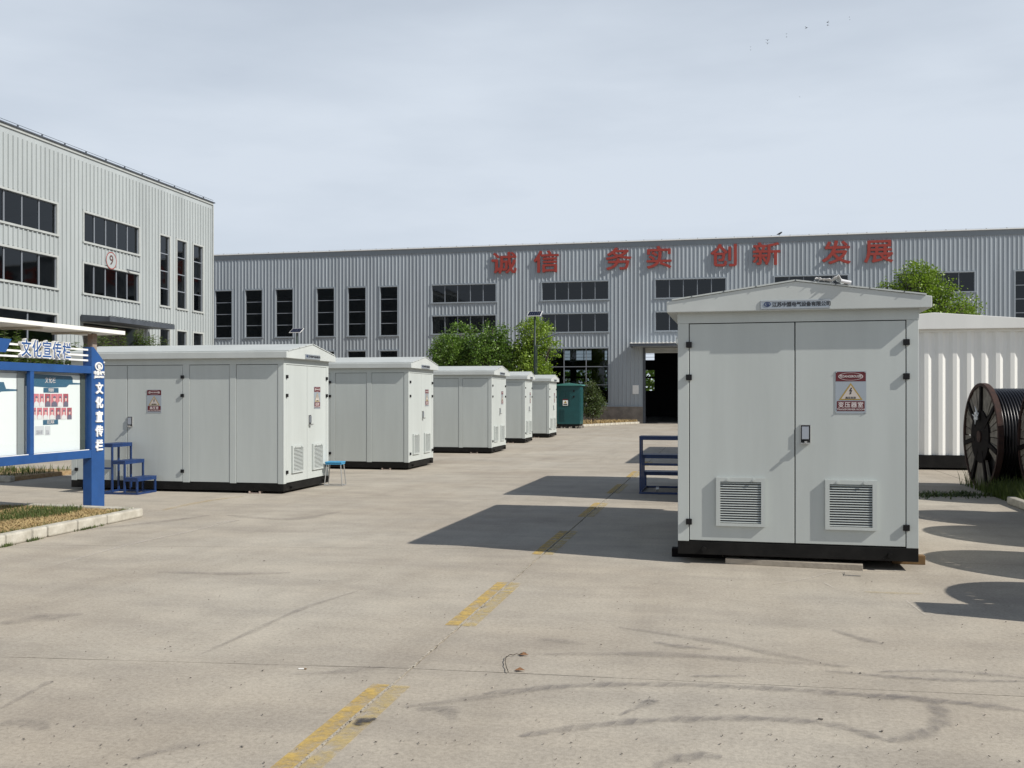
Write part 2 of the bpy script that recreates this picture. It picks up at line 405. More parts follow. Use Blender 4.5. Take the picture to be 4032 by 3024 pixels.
TYR = worn_mat('tyre_rubber', (.15, .14, .145), .49, 5, .26, teeth=True, maxa=.62)
TYR2 = worn_mat('tyre_rubber_faint', (.17, .155, .15), .52, 4, .22, edge=True, maxa=.34)
SCUFF = worn_mat('pale_scuff', (.60, .56, .50), .50, 14, .12, edge=True, maxa=.55)
def gp(lst): return [on_ground(1900 + x * .9638, 2000 + y * .9638) for x, y in lst]
ribbon('tyre_mark', gp([(0, 762), (250, 737), (500, 724), (760, 722), (1000, 731), (1250, 744), (1500, 762), (1750, 782), (2000, 803), (2260, 838)]), .115, TYR)
ribbon('tyre_mark', gp([(150, 935), (350, 905), (600, 877), (850, 864), (1100, 862), (1350, 877), (1500, 905), (1650, 955)]), .11, TYR, .0045)
ribbon('tyre_mark', gp([(1650, 957), (1780, 932), (1870, 880), (1860, 820), (1780, 780), (1650, 768)]), .12, TYR, .005)
ribbon('tyre_mark', gp([(1400, 668), (1650, 690), (1900, 705), (2240, 712)]), .08, TYR, .0055)
ribbon('tyre_mark', gp([(1620, 672), (1850, 668), (2040, 680), (2260, 702)]), .07, TYR, .006)
ribbon('tyre_mark', gp([(560, 490), (900, 540), (1200, 600), (1480, 655)]), .12, TYR2, .005)
ribbon('tyre_mark', gp([(250, 600), (700, 600), (1100, 622), (1500, 650)]), .14, TYR2, .0055)
ribbon('tyre_mark', gp([(700, 1062), (800, 1030), (900, 1015), (980, 1020)]), .12, TYR, .005)
for L_, w in (([(700, 550), (790, 565), (935, 580)], .10), ([(1430, 500), (1560, 540), (1640, 560)], .10), ([(640, 800), (700, 790), (560, 850)], .08), ([(230, 540), (330, 548), (420, 560)], .12), ([(850, 690), (1080, 690)], .08)):
    ribbon('tyre_mark', gp(L_), w, TYR if w < .11 else TYR2, .0065)
def g8(lst): return [on_ground(x * .9946, 2000 + y * .9946) for x, y in lst]
for L_, w in (([(620, 255), (900, 262), (1150, 258)], .18), ([(800, 580), (1000, 490), (1200, 400), (1420, 330)], .07), ([(0, 800), (180, 700), (210, 690)], .06), ([(0, 860), (120, 850), (180, 880)], .18),
              ([(900, 30), (1150, 45), (1350, 15)], .30), ([(1600, 790), (1850, 760), (2212, 712)], .10), ([(1150, 660), (1350, 650), (1520, 630)], .12), ([(300, 90), (600, 60), (830, 30)], .25), ([(1650, 800), (1760, 800), (1800, 850)], .14),
              ([(0, 460), (150, 440), (330, 420)], .3), ([(520, 1000), (700, 950), (900, 925)], .10), ([(1340, 850), (1400, 842)], .06)):
    ribbon('tyre_mark', g8(L_), w, TYR2, .005)
ribbon('tar_stain', g8([(1415, 865), (1440, 848), (1490, 838)]), .10, worn_mat('tar', (.05, .05, .055), .40, 20, .15, edge=True, maxa=.9), .0065)
for L_, w in (([(230, 225), (500, 150), (750, 95), (950, 48)], .07), ([(860, 62), (950, 48)], .22)):
    ribbon('pale_scuff', g8(L_), w, SCUFF, .0055)
for L_ in ([(1180, 315), (1330, 290), (1440, 265), (1700, 258), (1850, 262)], [(1380, 300), (1440, 330)], [(1480, 380), (1440, 385)], [(390, 110), (560, 122), (640, 132)], [(500, 72), (620, 78), (700, 74)], [(1700, 300), (1760, 285)], [(1730, 380), (1810, 440)]):
    ribbon('pale_scuff', gp(L_), .03, SCUFF, .0055)
ribbon('yellow_stain', gp([(1560, 345), (1690, 350), (1800, 352)]), .10, worn_mat('stain_ochre', (.50, .40, .17), .48, 6, .2, edge=True, maxa=.4), .0055)
ribbon('road_marking', [on_ground(640, 2010), on_ground(740, 1988), on_ground(850, 1968), on_ground(960, 1955)], .16, worn_mat('old_yellow', (.56, .42, .17), .5, 3, .18, edge=True, maxa=.45), .0045)

# loose chips, grit and leaf bits on the yard
mb = MB()
for q in range(600):
    u = random.uniform(-400, 4400); v = 1990 + (random.random() ** .6) * 1300
    x, y = on_ground(u, v)
    if y > 9.0 and -.6 < x < 2.1: continue
    if x < -7.6 and y > 8: continue
    r_ = random.uniform(.0012, .0038) * (2.2 if random.random() < .05 else 1); a = random.random() * 3.1
    M = Matrix.Translation((x, y, .0055)) @ Matrix.Rotation(a, 4, 'Z') @ Matrix.Rotation(random.uniform(-.4, .4), 4, 'X')
    mb.box(-r_ * random.uniform(.8, 3), r_, -r_ * .6, r_ * .6, -.0015, .002, M)
tag(mb.build('grit_debris', mat('grit', (.10, .085, .07), .9, col2=(.30, .27, .23), vscale=4, island=.5)), 'small dark chips and grit scattered over the concrete yard', 'debris', kind='stuff')
tw = thing('twig', 'thin curved brown twig with a dry leaf lying beside the cross joint', 'twig')
p = gp([(105, 678), (93, 640), (103, 612), (150, 605), (178, 600)])
MB().tube([(x, y, .01 + .006 * (i % 2)) for i, (x, y) in enumerate(smooth_line(p, 4))], .0025, 5).build('stem', BARK, tw)
lf = MB()
for (x, y) in (gp([(150, 668)])[0], gp([(165, 605)])[0]):
    lf.add([(x - .03, y, .006), (x, y - .02, .012), (x + .035, y + .005, .008), (x, y + .022, .02)], [(0, 1, 2, 3)])
lf.build('dry_leaf', mat('dry_leaf', (.22, .11, .05), .8), tw)
st = thing('cigarette_butt', 'white cigarette butt lying on the concrete left of the yellow line', 'cigarette butt')
x, y = g8([(1195, 640)])[0]
MB().tube([(x - .02, y - .002, .0045), (x + .012, y + .004, .0045)], .004, 8).build('paper_tube', WHITE, st)
MB().tube([(x + .012, y + .004, .0045), (x + .026, y + .007, .0045)], .004, 8).build('filter', OCHRE, st)
pt = thing('nail', 'thin bent dark nail lying in front of the large grey cabinet', 'nail')
q = gp([(1477, 268), (1480, 278), (1545, 282)])
MB().tube([(a, b_, .008) for a, b_ in q], .003, 6).build('shank', DKST, pt)

# ------------------------------------------------------------------ electrical kiosks
def warning_sign(parent, cx, z, side, words, sub, yoff):
    """side 'front' reads from -y ; side 'left' reads from -x (turned a quarter)"""
    W, H = .275, .395
    e = MB().box(-W / 2, W / 2, -.004, 0, -H / 2, H / 2).build('warning_sign', SILV, parent)
    if side == 'front': e.location = (cx, yoff, z)
    else: e.location = (yoff, cx, z); e.rotation_euler = (0, 0, R(-90))
    def flat(x0, x1, z0, z1, lvl, name, m):
        MB().add([(x0, -.004 - lvl * .0012, z0), (x1, -.004 - lvl * .0012, z0), (x1, -.004 - lvl * .0012, z1), (x0, -.004 - lvl * .0012, z1)], [(0, 1, 2, 3)]).build(name, m, e)
    flat(-W / 2 + .004, W / 2 - .004, H / 2 - .095, H / 2 - .006, 1, 'red_panel', RED)
    flat(-W / 2 + .014, W / 2 - .014, -H / 2 + .022, -H / 2 + .115, 1, 'red_panel', RED)
    n = 40; mb = MB(); cz = H / 2 - .050
    for i in range(n):
        t = 2 * math.pi * i / n
        for k in (1, .93): mb.v.append((.110 * k * math.cos(t) * (1 if k == 1 else 1.005), -.0064, cz + .036 * k * math.sin(t)))
    for i in range(n): mb.f.append((2 * i, 2 * i + 1, (2 * i + 3) % (2 * n), (2 * i + 2) % (2 * n)))
    mb.build('oval_ring', WTXT, e)
    text('危DANGEROUS险', .030, 'lettering', WTXT, e, (0, -.0068, cz), extrude=.0004, offset=.0006, sx=.80)
    tri = lambda s, y: [(-.108 * s, y, -.074), (.108 * s, y, -.074), (0, y, .088)]
    def triangle(k, y, name, m):
        c = -.02
        P = [Vector((-.106, y, -.072)), Vector((.106, y, -.072)), Vector((0, y, .088))]; ctr = sum(P, Vector()) / 3
        MB().add([ctr + (p_ - ctr) * k for p_ in P], [(0, 1, 2)]).build(name, m, e)
    triangle(1, -.0056, 'warning_triangle', YEL); triangle(.80, -.0066, 'triangle_field', PALE)
    bolt = [(.002, .050), (.014, .045), (.000, .022), (.014, .026), (.004, -.002), (.009, -.004), (-.010, -.020), (-.010, .004), (-.004, .001), (-.001, .014), (-.016, .012)]
    MB().add([(a, -.0074, b_ - .004) for a, b_ in bolt], [tuple(range(len(bolt)))]).build('lightning_bolt', INK, e)
    text('高压危险', .022, 'lettering', INK, e, (0, -.0076, -.052), extrude=.0003, offset=.0004, spacing=1.15)
    text(words, .054, 'lettering', WTXT, e, (0, -.0064, -H / 2 + .077), extrude=.0004, offset=.0011, spacing=1.12)
    text(sub, .022, 'lettering', WTXT, e, (0, -.0064, -H / 2 + .037), extrude=.0004, offset=.0004, sx=1.1)
    sc = MB()
    for a in (-1, 1):
        for b_ in (-1, 1): sc.tube([(a * (W / 2 - .01), -.004, b_ * (H / 2 - .01)), (a * (W / 2 - .01), -.010, b_ * (H / 2 - .01))], .005, 8)
    sc.build('screw', ZINC, e)
    return e

def logo(parent, x, y, z, s, m, face='-y'):
    mb = MB(); n = 32
    def P(a, b_): return (x + a, y, z + b_) if face == '-y' else (x, y + a, z + b_)
    k0 = 0
    for i in range(n):
        t = 2 * math.pi * i / n
        mb.v.append(P(s * math.cos(t), s * .72 * math.sin(t))); mb.v.append(P(s * .76 * math.cos(t), s * .50 * math.sin(t)))
    for i in range(n): mb.f.append((2 * i, 2 * i + 1, (2 * i + 3) % (2 * n), (2 * i + 2) % (2 * n)))
    for k in range(3):
        xa = -.42 * s + k * .27 * s
        k_ = len(mb.v); mb.v += [P(xa, .28 * s - k * -.03 * s), P(xa + .2 * s, .34 * s), P(xa + .52 * s, -.58 * s), P(xa + .34 * s, -.62 * s)]; mb.f.append((k_, k_ + 1, k_ + 2, k_ + 3))
    o = mb.build('emblem', m, parent)
    md = o.modifiers.new('t', 'SOLIDIFY'); md.thickness = .002 if s < .04 else .012; md.offset = 0
    return o

def vent(parent, cx, z0, W=.46, H=.465, n=17):
    """ventilation box standing 28 mm proud of the door, open louvres inside"""
    d = .030; f = .040
    v = MB()
    v.box(cx - W / 2, cx - W / 2 + f, -d, 0, z0, z0 + H).box(cx + W / 2 - f, cx + W / 2, -d, 0, z0, z0 + H)
    v.box(cx - W / 2 + f, cx + W / 2 - f, -d, 0, z0, z0 + f * .7).box(cx - W / 2 + f, cx + W / 2 - f, -d, 0, z0 + H - f, z0 + H)
    o = v.build('vent', GREY, parent)
    MB().box(cx - W / 2 + f, cx + W / 2 - f, -.004, -.001, z0 + f * .7, z0 + H - f).build('vent_backing', DARKGAP, o)
    hh = (H - f * 1.7) / n; me = None
    for i in range(n):
        zc = z0 + f * .7 + (i + .5) * hh
        if me is None:
            s = MB(); w2 = W / 2 - f
            M = Matrix.Rotation(R(40), 4, 'X')
            s.box(-w2, w2, -.0085, .0075, -.0018, .0018, M); q = s.build('slat', GREY, o); me = q.data
        else:
            q = bpy.data.objects.new('slat', me); C.objects.link(q); q.parent = o
        q.location = (cx, -.017, zc)
    for a in (-.12, .12):
        MB().tube([(cx + a, -d, z0 + H - f * .5), (cx + a, -d - .012, z0 + H - f * .5)], .013, 10).build('knob', GREY, o)
    return o

def handle(parent, M):
    h = MB(); h.box(-.042, .042, -.012, 0, -.08, .08, M).build('handle', DARKGAP, parent)
    o = h_ = None
    a = MB(); a.box(-.034, .030, -.030, -.012, -.052, .068, M).build('handle_flap', CHROME, parent, bevel=.003)
    b_ = MB(); b_.box(-.046, .046, -.010, 0, .080, .086, M); b_.box(.042, .047, -.014, 0, -.085, .086, M); b_.box(-.047, -.042, -.014, 0, -.085, .086, M)
    b_.box(-.046, .036, -.045, -.004, -.098, -.086, M); b_.box(-.012, .012, -.075, -.012, -.086, -.070, M)
    b_.build('handle_surround', ZINC, parent)

def kiosk(label, loc, rz, W, L, H, words, sub, side_words, group):
    k = thing('transformer_kiosk', label, 'cabinet', loc, rz, group)
    zb = .125; hw = W / 2; hd = .10          # base height, half width, header height
    b = MB(); b.box(-hw, hw, 0, .06, 0, zb).box(-hw, hw, L - .06, L, 0, zb).box(-hw, -hw + .06, .06, L - .06, 0, zb).box(hw - .06, hw, .06, L - .06, 0, zb)
    b.box(-hw + .06, hw - .06, .9, 1.0, 0, zb).box(-hw + .06, hw - .06, L / 2, L / 2 + .1, .0, zb)
    b.build('base_frame', BLACK, k, bevel=.004)
    lg = MB()
    for sx in (-1, 1):
        lg.tube([(sx * (hw - .25) if sx > 0 else -hw + .25, 0, .055), (sx * (hw - .25) if sx > 0 else -hw + .25, -.045, .055)], .022, 10)
    lg.build('lifting_lug', BLACK, k)
    MB().box(-hw + .026, hw - .026, .026, L - .026, zb, H).build('inner_shell', DARKGAP, k)
    # corner posts, headers
    for (x0, x1) in ((-hw, -hw + .105), (hw - .105, hw)):
        for (y0, y1) in ((0, .105), (L - .105, L)):
            c = MB(); xo = (-hw if x0 < 0 else hw); sgn = 1 if x0 < 0 else -1; yo = y0 if y0 == 0 else L; sg2 = 1 if y0 == 0 else -1
            c.box(min(xo, xo + sgn * .105), max(xo, xo + sgn * .105), min(yo, yo + sg2 * .024), max(yo, yo + sg2 * .024), zb, H - hd)
            c.box(min(xo, xo + sgn * .024), max(xo, xo + sgn * .024), min(yo + sg2 * .024, yo + sg2 * .105), max(yo + sg2 * .024, yo + sg2 * .105), zb, H - hd)
            c.build('corner_post', GREY, k, bevel=.004)
    hb = MB(); hb.box(-hw - .003, hw + .003, -.003, .03, H - hd, H).box(-hw - .003, hw + .003, L - .03, L + .003, H - hd, H)
    hb.box(-hw - .003, -hw + .03, .03, L - .03, H - hd, H).box(hw - .03, hw + .003, .03, L - .03, H - hd, H)
    hb.build('header', GREY, k)
    # doors at the front end
    g = .008; xa, xb = -hw + .105 + g, hw - .105 - g; dz0, dz1 = zb + .012, H - hd - .008
    MB().box(xa, -g / 2 - .001, .002, .026, dz0, dz1).build('door', GREY, k, bevel=.0035)
    MB().box(g / 2 + .001, xb, .002, .026, dz0, dz1).build('door', GREY, k, bevel=.0035)
    for s in (-1, 1):
        for z in (dz1 - .20, dz1 - .515, zb + .19):
            MB().box(s * (hw - .107) - .028, s * (hw - .107) + .028, -.026, .001, z - .028, z + .028).build('hinge', HINGE, k, bevel=.004)
    dw = (xb - 0) ; vc = dw * .51
    vent(k, -vc, zb + .16); vent(k, vc, zb + .155)
    handle(k, Matrix.Translation((.095, .002, zb + 1.05)))
    warning_sign(k, vc - .0, zb + 1.44, 'front', words, sub, .0015)
    # long sides
    s_ = L / 4.1
    pat = [('p', .10 * s_, .885 * s_), ('p', 1.005 * s_, 1.77 * s_), ('d', 1.90 * s_, 2.98 * s_), ('d', 2.98 * s_, 4.0 * s_)]
    for side in (-1, 1):
        xo = side * hw
        for kind, y0, y1 in pat:
            if kind == 'p': x1 = xo - side * .006
            else: x1 = xo - side * .002
            y0_ = max(y0, .105) + .005; y1_ = min(y1, L - .105) - .005
            MB().box(min(x1, x1 - side * .02), max(x1, x1 - side * .02), y0_, y1_, dz0, dz1).build('side_panel' if kind == 'p' else 'side_door', GREY, k, bevel=.0035)
        for y0, y1 in ((.885 * s_, 1.005 * s_), (1.77 * s_, 1.90 * s_)):
            MB().box(min(xo, xo - side * .024), max(xo, xo - side * .024), y0 + .001, y1 - .001, zb, H - hd).build('side_post', GREY, k, bevel=.003)
        for y in (1.90 * s_, 4.0 * s_ - .01):
            for z in (dz1 - .20, dz1 - .515, zb + .19):
                MB().box(min(xo, xo + side * .026), max(xo, xo + side * .026), y - .028, y + .028, z - .028, z + .028).build('hinge', HINGE, k, bevel=.004)
    M = Matrix.Translation((-hw + .002, 2.92 * s_, zb + 1.03)) @ Matrix.Rotation(R(-90), 4, 'Z')
    handle(k, M)
    warning_sign(k, 2.45 * s_, zb + 1.38, 'left', side_words, 'HIGH VOLTAGE ROOM', -hw + .0012)
    # roof: overhanging tray with a low gable
    ov = .10; fa = .105; ri = .165; rw = hw + ov
    r = MB().prism([(-rw, H), (rw, H), (rw, H + fa), (0, H + fa + ri), (-rw, H + fa)], 'y', -ov, L + ov); r.build('roof', ROOFW, k, bevel=.006)
    sh = MB()
    ang = math.atan2(ri, rw); ln = math.hypot(ri, rw)
    for s in (-1, 1):
        n_ = 3
        for q in range(n_):
            y0 = -ov - .012 + q * (L + 2 * ov + .024) / n_; y1 = y0 + (L + 2 * ov + .024) / n_ - .004
            P = [(s * .002, H + fa + ri + .002), (s * (rw - .05), H + fa + ri * .05 / rw + .002)]
            a, b2 = P
            poly = [(a[0], a[1]), (b2[0], b2[1]), (b2[0], b2[1] + .014), (a[0], a[1] + .014)]
            if s > 0: poly = poly
            sh.prism(poly if s < 0 else poly[::-1], 'y', y0, y1)
    o = sh.build('roof_sheet', ROOFW, k, recalc=True)
    sc = MB()
    for s in (-1, 1):
        for t in (.3, .55, .8): sc.tube([(s * rw * t, -ov - .013, H + fa + ri * (1 - t) + .010), (s * rw * t, -ov - .019, H + fa + ri * (1 - t) + .010)], .006, 6)
    sc.tube([(0, -ov - .013, H + fa + ri + .008), (0, -ov - .018, H + fa + ri + .008)], .006, 6)
    sc.build('roof_screw', DKST, k)
    # name plate on the gable
    pz = H + .052; py = -ov - .001
    n = MB().box(-.32, .31, -.008, 0, -.042, .042).build('nameplate', SILV, k, bevel=.002, loc=(0, py, pz))
    fr = MB(); fr.box(-.315, .305, -.010, -.008, .032, .036).box(-.315, .305, -.010, -.008, -.036, -.032).box(-.315, -.311, -.010, -.008, -.032, .032).box(.301, .305, -.010, -.008, -.032, .032)
    fr.build('plate_border', ZINC, n)
    logo(n, -.255, -.0105, .006, .032, NAVY)
    text('江苏中盟电气设备有限公司', .0455, 'lettering', INK, n, (.052, -.0095, .0), extrude=.0005, offset=.0013, spacing=.93)
    return k

G_ROW = 'pale grey transformer kiosks lined up along the left of the yard'
big = kiosk('large grey transformer kiosk nearest the camera, white film lying on its roof', (.67, 9.64, .088), R(-1.2), 2.19, 3.82, 2.335,
            '变压器室', 'TRANSFORMER ROOM', '高压室', 'grey transformer kiosks on the right side of the yard')
copy_thing(big, (.50, 15.2, .088), R(-.5), 'grey transformer kiosk hidden behind the large one, only its roof edge and shadow showing')
row = [(-7.14, 15.17, 'pale grey kiosk nearest in the left row, with blue steps at its side door'), (-6.81, 20.8, 'second pale grey kiosk of the left row, just behind the small blue stool'),
       (-6.48, 27.42, 'third pale grey kiosk of the left row, standing before the green tree'), (-6.82, 33.97, 'narrow fourth pale grey kiosk of the left row'), (-6.80, 38.8, 'last and smallest pale grey kiosk of the left row, beside the teal cabinet')]
W1 = 1.90
k1 = None
for i, (x, y, lb) in enumerate(row):
    if i == 0:
        k1 = kiosk(lb, (x, y + W1 / 2, .04), R(90), W1, 4.0, 2.225, '低压室', 'LOW VOLTAGE ROOM', '高压室', G_ROW)
    else:
        w = .70 if i == 3 else (.93 if i == 4 else 1.0)
        copy_thing(k1, (x, y + W1 / 2 * w, .04), R(90), lb, scale=(w, 1, 1) if w != 1 else None)

# packing under the kiosks
def block(label, pts, m, rz=0, cat='timber block', name='timber_block', group=None):
    x0, x1, y0, y1, z0, z1 = pts
    o = MB().box(x0, x1, y0, y1, z0, z1).build(name, m, bevel=.004); return tag(o, label, cat, group)
o = MB().box(-1.25, 0, 0, .09, 0, .052).build('timber_plank', WOOD, bevel=.003); o.location = (1.27, 9.56, .001); o.rotation_euler = (0, 0, R(-6)); tag(o, 'long grey timber plank sticking out from under the front of the large kiosk', 'plank')
block('ochre timber block at the right foot of the large kiosk', (1.60, 1.90, 10.02, 10.12, 0.001, .087), OCHRE)
block('dark timber block at the left foot of the large kiosk', (-.50, .0, 10.0, 10.12, 0.001, .087), RUSTD)
block('dark timber bearer under the rear of the large kiosk', (-.45, 1.75, 12.9, 13.02, 0, .087), RUSTD)
block('dark timber bearer under the front of the half hidden kiosk', (-.55, 1.55, 15.5, 15.62, 0, .087), RUSTD)
block('dark timber bearer under the rear of the half hidden kiosk', (-.55, 1.55, 18.4, 18.52, 0, .087), RUSTD)
ends = ('nearest', 'second', 'third', 'fourth', 'last')
for i, (x, y, lb) in enumerate(row):
    wid = W1 * (.70 if i == 3 else (.93 if i == 4 else 1.0))
    c = MB(); c.box(x - .62, x - .42, y - .035, y + .10, 0, .012).box(x - .62, x - .605, y - .035, y + .10, .012, .039).box(x - .435, x - .42, y - .035, y + .10, .012, .039)
    tag(c.build('channel_block', mat('pinkish_block', (.30, .24, .21), .8)), 'short steel channel packed under the near edge of the %s kiosk in the left row' % ends[i], 'packing block')
    MB_ = MB().box(x - 3.8, x - .3, y + wid - .35, y + wid - .20, 0, .039); tag(MB_.build('timber_bearer', RUSTD), 'dark timber bearer under the far side of the %s kiosk in the left row' % ends[i], 'timber')
    MB_ = MB().box(x - 3.9, x - 3.6, y + .15, y + .35, 0, .039); tag(MB_.build('timber_block', RUSTD), 'dark timber block under the left end of the %s kiosk in the left row' % ends[i], 'timber block')

# crumpled film on the big roof
rnd = random.Random(3)
fm = MB(); nx, ny = 16, 8
zr = lambda x: 2.335 + .105 + .165 * (1 - abs(x) / 1.195) + .018
for i in range(nx + 1):
    for j in range(ny + 1):
        x = .17 + .27 * i / nx; y = -.10 + .22 * j / ny
        b_ = .012 + abs(math.sin(i * 1.7 + j * .8)) * .010 + rnd.uniform(0, .008)
        if i > 9: b_ += .035 * math.exp(-((i - 12.0) / 1.7) ** 2) + .006
        if j == 0: b_ += .012
        fm.v.append((x + rnd.uniform(-.01, .01), y - .03 - (.02 if i in (10, 11) else 0) + rnd.uniform(-.012, .012), zr(x) + b_))
for i in range(nx):
    for j in range(ny):
        a = i * (ny + 1) + j; fm.f.append((a, a + ny + 1, a + ny + 2, a + 1))
film = fm.build('plastic_film', FILM, smooth=False); film.modifiers.new('t', 'SOLIDIFY').thickness = .004
film.location = (.67, 9.64, .088); film.rotation_euler = (0, 0, R(-1.2)); tag(film, 'crumpled white plastic film lying on the roof of the large kiosk', 'plastic film')
rl = MB().tube([(.40, -.14, zr(.40) + .026), (.49, -.125, zr(.49) + .020)], .017, 12, cap=False); o = rl.build('film_roll', FILM, film, recalc=True); o.modifiers.new('t', 'SOLIDIFY').thickness = .006

# ------------------------------------------------------------------ white corrugated cabin
cb = thing('corrugated_cabin', 'white corrugated steel cabin with a low gabled roof and black base behind the cable reels', 'cabin', (1.45, 23.3, .05))
CW, CL, CH = 6.25, 8.0, 3.07
b = MB().box(0, CW, 0, .10, 0, .28).box(0, CW, CL - .1, CL, 0, .28).box(0, .1, .1, CL - .1, 0, .28).box(CW - .1, CW, .1, CL - .1, 0, .28); b.build('base_frame', BLACK, cb)
def corr(mb, L_, zz0, zz1, tr):
    prof = []; x = 0
    while x < L_:
        prof += [(x, 0), (x + .085, 0), (x + .155, .04), (x + .225, .04)]; x += .295
    prof = [p_ for p_ in prof if p_[0] <= L_] + [(L_, 0)]
    k = len(mb.v)
    for (a, d) in prof: mb.v.append(tr(a, d, zz0)); mb.v.append(tr(a, d, zz1))
    for i in range(len(prof) - 1): mb.f.append((k + 2 * i, k + 2 * i + 2, k + 2 * i + 3, k + 2 * i + 1))
w = MB(); corr(w, CW, .28, CH - .06, lambda a, d, z: (a, .02 + d, z)); w.build('corrugated_wall', CONT, cb)
w = MB(); corr(w, CL, .28, CH - .06, lambda a, d, z: (.02 + d, CL - a, z)); w.build('corrugated_wall', CONT, cb)
w = MB(); corr(w, CL, .28, CH - .06, lambda a, d, z: (CW - .02 - d, a, z)); w.build('corrugated_wall', CONT, cb)
w = MB(); corr(w, CW, .28, CH - .06, lambda a, d, z: (CW - a, CL - .02 - d, z)); w.build('corrugated_wall', CONT, cb)
MB().box(0, CW, 0, CL, CH - .06, CH - .002).build('top_rail', CONT, cb)
MB().prism([(-.14, CH), (CW + .14, CH), (CW + .14, CH + .10), (CW / 2, CH + .37), (-.14, CH + .10)], 'y', -.14, CL + .14).build('roof', CONT, cb, bevel=.01)

# ------------------------------------------------------------------ cable reels
def reel(label, loc, rz):
    Rr = .93; Wd = .92
    t = thing('cable_reel', label, 'cable reel', (loc[0], loc[1], loc[2]), rz, 'cable reels standing in a row along the right side of the yard')
    n = 48
    for fx, nm in ((0, 'near'), (Wd, 'far')):
        # steel rim
        m_ = MB()
        for i in range(n):
            a = 2 * math.pi * i / n
            for (r_, x) in ((Rr, -.045), (Rr, .045), (Rr - .055, .045), (Rr - .055, -.045)):
                m_.v.append((fx + x, r_ * math.cos(a), Rr + r_ * math.sin(a)))
        for i in range(n):
            for k in range(4):
                a = 4 * i + k; b_ = 4 * i + (k + 1) % 4; c = (4 * ((i + 1) % n) + (k + 1) % 4); d = 4 * ((i + 1) % n) + k
                m_.f.append((a, b_, c, d))
        rim = m_.build('flange_rim', RUST, t, recalc=True)
        # radial boards between the spokes
        nb = 36
        hole = {21, 22, 23} if fx == 0 else set()
        me = None
        for i in range(nb):
            if i in hole: continue
            a0 = 2 * math.pi * i / nb + .012; a1 = 2 * math.pi * (i + 1) / nb - .012
            jx = random.uniform(-.008, .008); r0 = .30; r1 = Rr - .055
            s = MB(); s.v = []
            for x in (-.018, .018):
                for (r_, a) in ((r0, a0), (r1, a0), (r1, a1), (r0, a1)): s.v.append((fx + x + jx, r_ * math.cos(a), Rr + r_ * math.sin(a)))
            s.f = [(0, 1, 2, 3), (7, 6, 5, 4), (0, 4, 5, 1), (1, 5, 6, 2), (2, 6, 7, 3), (3, 7, 4, 0)]
            s.build('flange_board', PLANK, rim, recalc=True)
        for i in range(7):
            a = R(90) + 2 * math.pi * i / 7 + .05
            M = Matrix.Translation((fx + (-.035 if fx == 0 else .035), 0, Rr)) @ Matrix.Rotation(a - R(90), 4, 'X')
            MB().box(-.022, .022, -.036, .036, .28, Rr - .05, M).build('spoke', RUSTD, t)
        hb = MB(); hb.tube([(fx - .05, 0, Rr), (fx + .05, 0, Rr)], .46 if fx == 0 else .40, 32)
        hb.build('hub_plate', RUSTD, t)
        rg = MB()
        for r_ in (.10,):
            rg.tube([(fx - .07, 0, Rr), (fx + .07, 0, Rr)], r_, 20)
        rg.build('axle_collar', RUST, t)
    # wound cable
    me = None; d = .045; nr = int((Wd - .12) / d)
    MB().tube([(.05, 0, Rr), (Wd - .05, 0, Rr)], .79, 48).build('drum', CABLE, t)
    for i in range(nr):
        x = .075 + i * (Wd - .15) / (nr - 1)
        if me is None:
            s = MB(); na = 56; q = 8; rc = .815
            for a_ in range(na):
                a = 2 * math.pi * a_ / na
                for j in range(q):
                    b_ = 2 * math.pi * j / q; r_ = rc + .023 * math.cos(b_)
                    s.v.append((.0225 * math.sin(b_), r_ * math.cos(a), r_ * math.sin(a)))
            for a_ in range(na):
                for j in range(q):
                    s.f.append((a_ * q + j, ((a_ + 1) % na) * q + j, ((a_ + 1) % na) * q + (j + 1) % q, a_ * q + (j + 1) % q))
            o = s.build('cable_turn', CABLE, t, smooth=True, recalc=True); me = o.data
        else: o = bpy.data.objects.new('cable_turn', me); C.objects.link(o); o.parent = t
        o.location = (x, 0, Rr)
    # tied film at the hub
    f = MB(); rr = random.Random(5)
    for k in range(6):
        p_ = [(-.10, rr.uniform(-.05, .10), Rr + .34 + rr.uniform(-.06, .08)) for _ in range(3)]
        p_.append((-.11, p_[0][1] + rr.uniform(-.16, .16), p_[0][2] + rr.uniform(-.14, .12)))
        f.tube(p_, [.012, .022, .018, .004], 5)
    f.build('tied_film', FILM, t)
    return t
r0 = reel('full reel of black cable standing before the white cabin, its whole rusty flange in view', (4.43, 18.44, .0), R(4))
copy_thing(r0, (4.85, 16.66, .0), R(3), 'black cable reel cut off by the right edge of the photo')
for x, y, lb in ((4.6, 13.75, 'cable reel outside the frame throwing the shadow band just before the weedy bed'), (4.52, 12.0, 'cable reel outside the frame throwing the round shadow level with the lowest kiosk hinge'),
                 (4.12, 9.87, 'cable reel outside the frame throwing the round shadow that touches the ochre block'), (3.95, 8.02, 'cable reel outside the frame throwing the nearest round shadow, over the straight one')):
    copy_thing(r0, (x, y, .0), 0, lb)
cab = thing('shadow_box', 'narrow grey box added unseen beyond the right edge to throw the straight shadow', 'shadow caster', (3.42, 7.30, 0))  # unseen locker-like box, added only to cast the straight-edged shadow on the yard
MB().box(0, .46, 0, .38, .06, 1.72).build('body', GREY, cab, bevel=.006)
MB().box(.02, .44, -.018, -.001, .10, 1.68).build('door', GREY, cab, bevel=.003); MB().box(0, .46, .02, .36, 0, .058).build('base', BLACK, cab)

